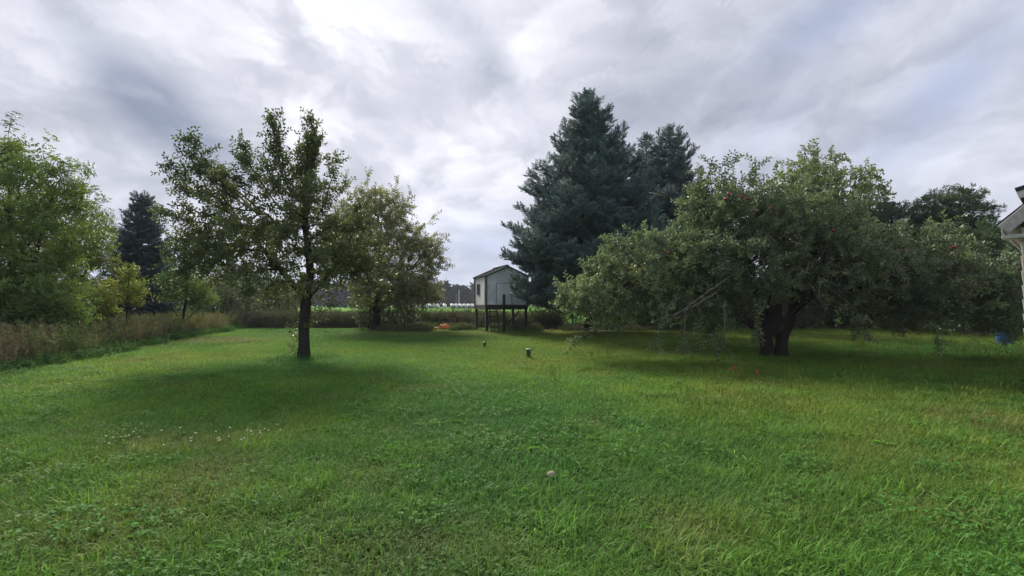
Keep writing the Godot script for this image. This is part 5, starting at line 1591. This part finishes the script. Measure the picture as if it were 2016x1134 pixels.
# ---------------------------------------------------------------- small things
func build_small_things() -> void:
	# two stand-pipes in the lawn
	for p in [[0.49, -14.0, 0.30, 0.062, "black stand-pipe with a pale flat cap in the middle of the lawn", true], [-1.02, -17.6, 0.21, 0.05, "shorter dark stub pipe farther back and left in the lawn", false]]:
		var y := ground_y(p[0], p[1])
		var t := thing("pipe", p[4], "pipe", Vector3(p[0], y, p[1]))
		var mb := MB.new()
		mb.tube(PackedVector3Array([Vector3(0, -0.2, 0), Vector3(0, p[2], 0)]), PackedFloat32Array([p[3], p[3]]), 18, Color(0.02, 0.023, 0.025) if p[5] else Color(0.03, 0.045, 0.035), 0.0, true)
		part("tube", mb, M.plastic, t)
		var cap := MB.new()
		var col := Color(0.32, 0.33, 0.32) if p[5] else Color(0.10, 0.12, 0.11)
		cap.lathe([Vector2(0.0, p[2] - 0.03), Vector2(p[3] * 1.22, p[2] - 0.03), Vector2(p[3] * 1.25, p[2] + 0.012), Vector2(p[3] * 1.1, p[2] + 0.025), Vector2(0.0, p[2] + 0.03)], 18, col)
		part("cap", cap, M.plastic, t)
		var bolt := MB.new()
		bolt.lathe([Vector2(0.0, p[2] + 0.029), Vector2(0.012, p[2] + 0.03), Vector2(0.012, p[2] + 0.045), Vector2(0.0, p[2] + 0.046)], 6, col * 0.7, Vector3(0.02, 0, 0))
		part("bolt", bolt, M.metal, t)
	# fallen apples below the right tree
	var words := ["red apple in the grass, farthest left of the fallen ones", "red apple in the grass, top one of the fallen group", "orange-red apple in the grass, lowest of the fallen group", "red apple in the grass, farthest right of the fallen ones", "half-hidden red apple between the fallen ones", "small red apple behind the fallen group"]
	var k := 0
	for q in [[5.05, -11.0], [5.35, -11.35], [5.42, -10.45], [5.72, -11.05], [5.3, -10.9], [5.5, -11.7]]:
		var t := thing("fallen_apple", words[k], "apple", Vector3(q[0], ground_y(q[0], q[1]) + 0.085, q[1]), r(0, 6), "apples fallen below the right tree")
		var o := part("fruit", apple_mesh(vary(Color(0.40, 0.05, 0.025), 0.25), 0.038), M.apple, t)
		o.rotation.z = r(-1.4, 1.4)
		k += 1
	# the orange cover in the weeds: a crumpled sheet over something low
	var t := thing("orange_cover", "crumpled orange plastic cover lying in the weeds left of the shed", "tarp", Vector3(-4.1, 0.10, -28.6), 0.1)
	var mb := MB.new()
	var grid := []
	for j in 13:
		for i in 19:
			var u := i / 18.0 * 2.0 - 1.0
			var w := j / 12.0 * 2.0 - 1.0
			var d := sqrt(u * u * 0.9 + w * w)
			var y := 0.27 * maxf(0.0, 1.0 - pow(d, 2.6)) + 0.09 * fine.get_noise_2d(i * 9.0, j * 9.0) + 0.03 * sin(u * 9.0 + w * 3.0)
			grid.append(Vector3(u * 0.36 + 0.05 * w + (0.18 * -u if u < -0.5 and j > 8 else 0.0), maxf(y, 0.0), w * 0.30))
	for j in 12:
		for i in 18:
			var a: Vector3 = grid[j * 19 + i]
			var b: Vector3 = grid[j * 19 + i + 1]
			var c: Vector3 = grid[(j + 1) * 19 + i + 1]
			var d: Vector3 = grid[(j + 1) * 19 + i]
			mb.tri(a, b, c, Color(0.78, 0.21, 0.05)); mb.tri(a, c, d, Color(0.78, 0.21, 0.05))
	part("sheet", mb, M.plastic, t)
	var tail := MB.new()
	tail.bar(Vector3(-0.36, 0.07, 0.15), Vector3(-0.58, 0.02, 0.2), 0.08, 0.02, Color(0.70, 0.14, 0.05), 0.0, Vector3(0, 1, 0.4))
	part("loose_corner", tail, M.plastic, t)
	# the blue barrel behind the right apple tree
	var bt := thing("barrel", "blue plastic barrel half hidden behind the right apple tree's hanging leaves", "barrel", Vector3(19.4, 0, -18.6))
	mb = MB.new()
	mb.lathe([Vector2(0.0, 0.0), Vector2(0.27, 0.0), Vector2(0.29, 0.04), Vector2(0.30, 0.28), Vector2(0.315, 0.30), Vector2(0.30, 0.32), Vector2(0.30, 0.58), Vector2(0.315, 0.60), Vector2(0.30, 0.62), Vector2(0.29, 0.86), Vector2(0.27, 0.90), Vector2(0.24, 0.88), Vector2(0.0, 0.88)], 24, Color(0.035, 0.095, 0.24))
	part("drum", mb, M.plastic, bt)
	mb = MB.new()
	mb.lathe([Vector2(0.0, 0.88), Vector2(0.035, 0.88), Vector2(0.035, 0.91), Vector2(0.0, 0.915)], 10, Color(0.02, 0.06, 0.2), Vector3(0.14, 0, 0))
	part("bung", mb, M.plastic, bt)
	bt.scale = Vector3.ONE * 0.8
	# a stone in the lawn
	var st := thing("stone", "small tan stone showing through the near lawn grass", "stone", Vector3(0.365, ground_y(0.365, -4.4) + 0.05, -4.4), 0.4)
	mb = MB.new()
	var prof := []
	for i in 8:
		var a := PI * i / 7.0
		prof.append(Vector2(0.042 * sin(a), -0.034 * cos(a)))
	mb.lathe(prof, 11, Color(0.36, 0.30, 0.24), Vector3.ZERO, 0.13)
	part("pebble", mb, M.stone, st)
	# white clover flowers in two loose groups
	for grp in [[-3.75, -5.35, 0.75, 0.42, 20, "left"], [-3.05, -5.4, 0.35, 0.42, 16, "right"]]:
		for i in int(grp[4]):
			var x: float = grp[0] + r(-1, 1) * grp[2]
			var z: float = grp[1] + r(-1, 1) * grp[3]
			var f := thing("white_flower", "small white clover flower in the %s one of the two flower groups" % grp[5], "flower", Vector3(x, ground_y(x, z), z), 0.0, "white flowers in the %s group" % grp[5])
			var h := r(0.11, 0.17)
			var stem := MB.new()
			stem.tube(PackedVector3Array([Vector3.ZERO, Vector3(0.01, h, 0)]), PackedFloat32Array([0.0015, 0.0012]), 3, Color(0.08, 0.15, 0.04))
			part("stem", stem, M.twig, f)
			var head := MB.new()
			for j in 16:
				var d := rdir()
				d.y = absf(d.y) * 0.8
				head.leaf(Vector3(0.01, h, 0), d.normalized(), d.cross(rdir()).normalized(), 0.013, 0.006, Color(0.75, 0.76, 0.70) * r(0.85, 1.05), 0.2, 0.1)
			part("flower_head", head, M.grass, f)
	# dead sticks stuck in the far lawn
	for q in [[-9.6, -25.4, -0.9, 0.05, 0.55, "fallen thin stick lying far left in the back lawn"], [-8.05, -25.4, -0.15, 0.62, 0.1, "taller thin stick leaning upright in the back lawn"], [-7.45, -25.2, -0.16, 0.45, 0.1, "shorter thin stick leaning upright, right of the taller one"]]:
		var sk := thing("stick", q[5], "stick", Vector3(q[0], ground_y(q[0], q[1]), q[1]))
		var sm := MB.new()
		var tip := Vector3(q[2], q[3] + 0.12, 0.1)
		sm.tube(PackedVector3Array([Vector3(0, 0, 0), tip * 0.5 + Vector3(0.02, 0.03, 0), tip]), PackedFloat32Array([0.016, 0.013, 0.008]), 5, Color(0.05, 0.043, 0.038))
		part("shaft", sm, M.twig, sk)
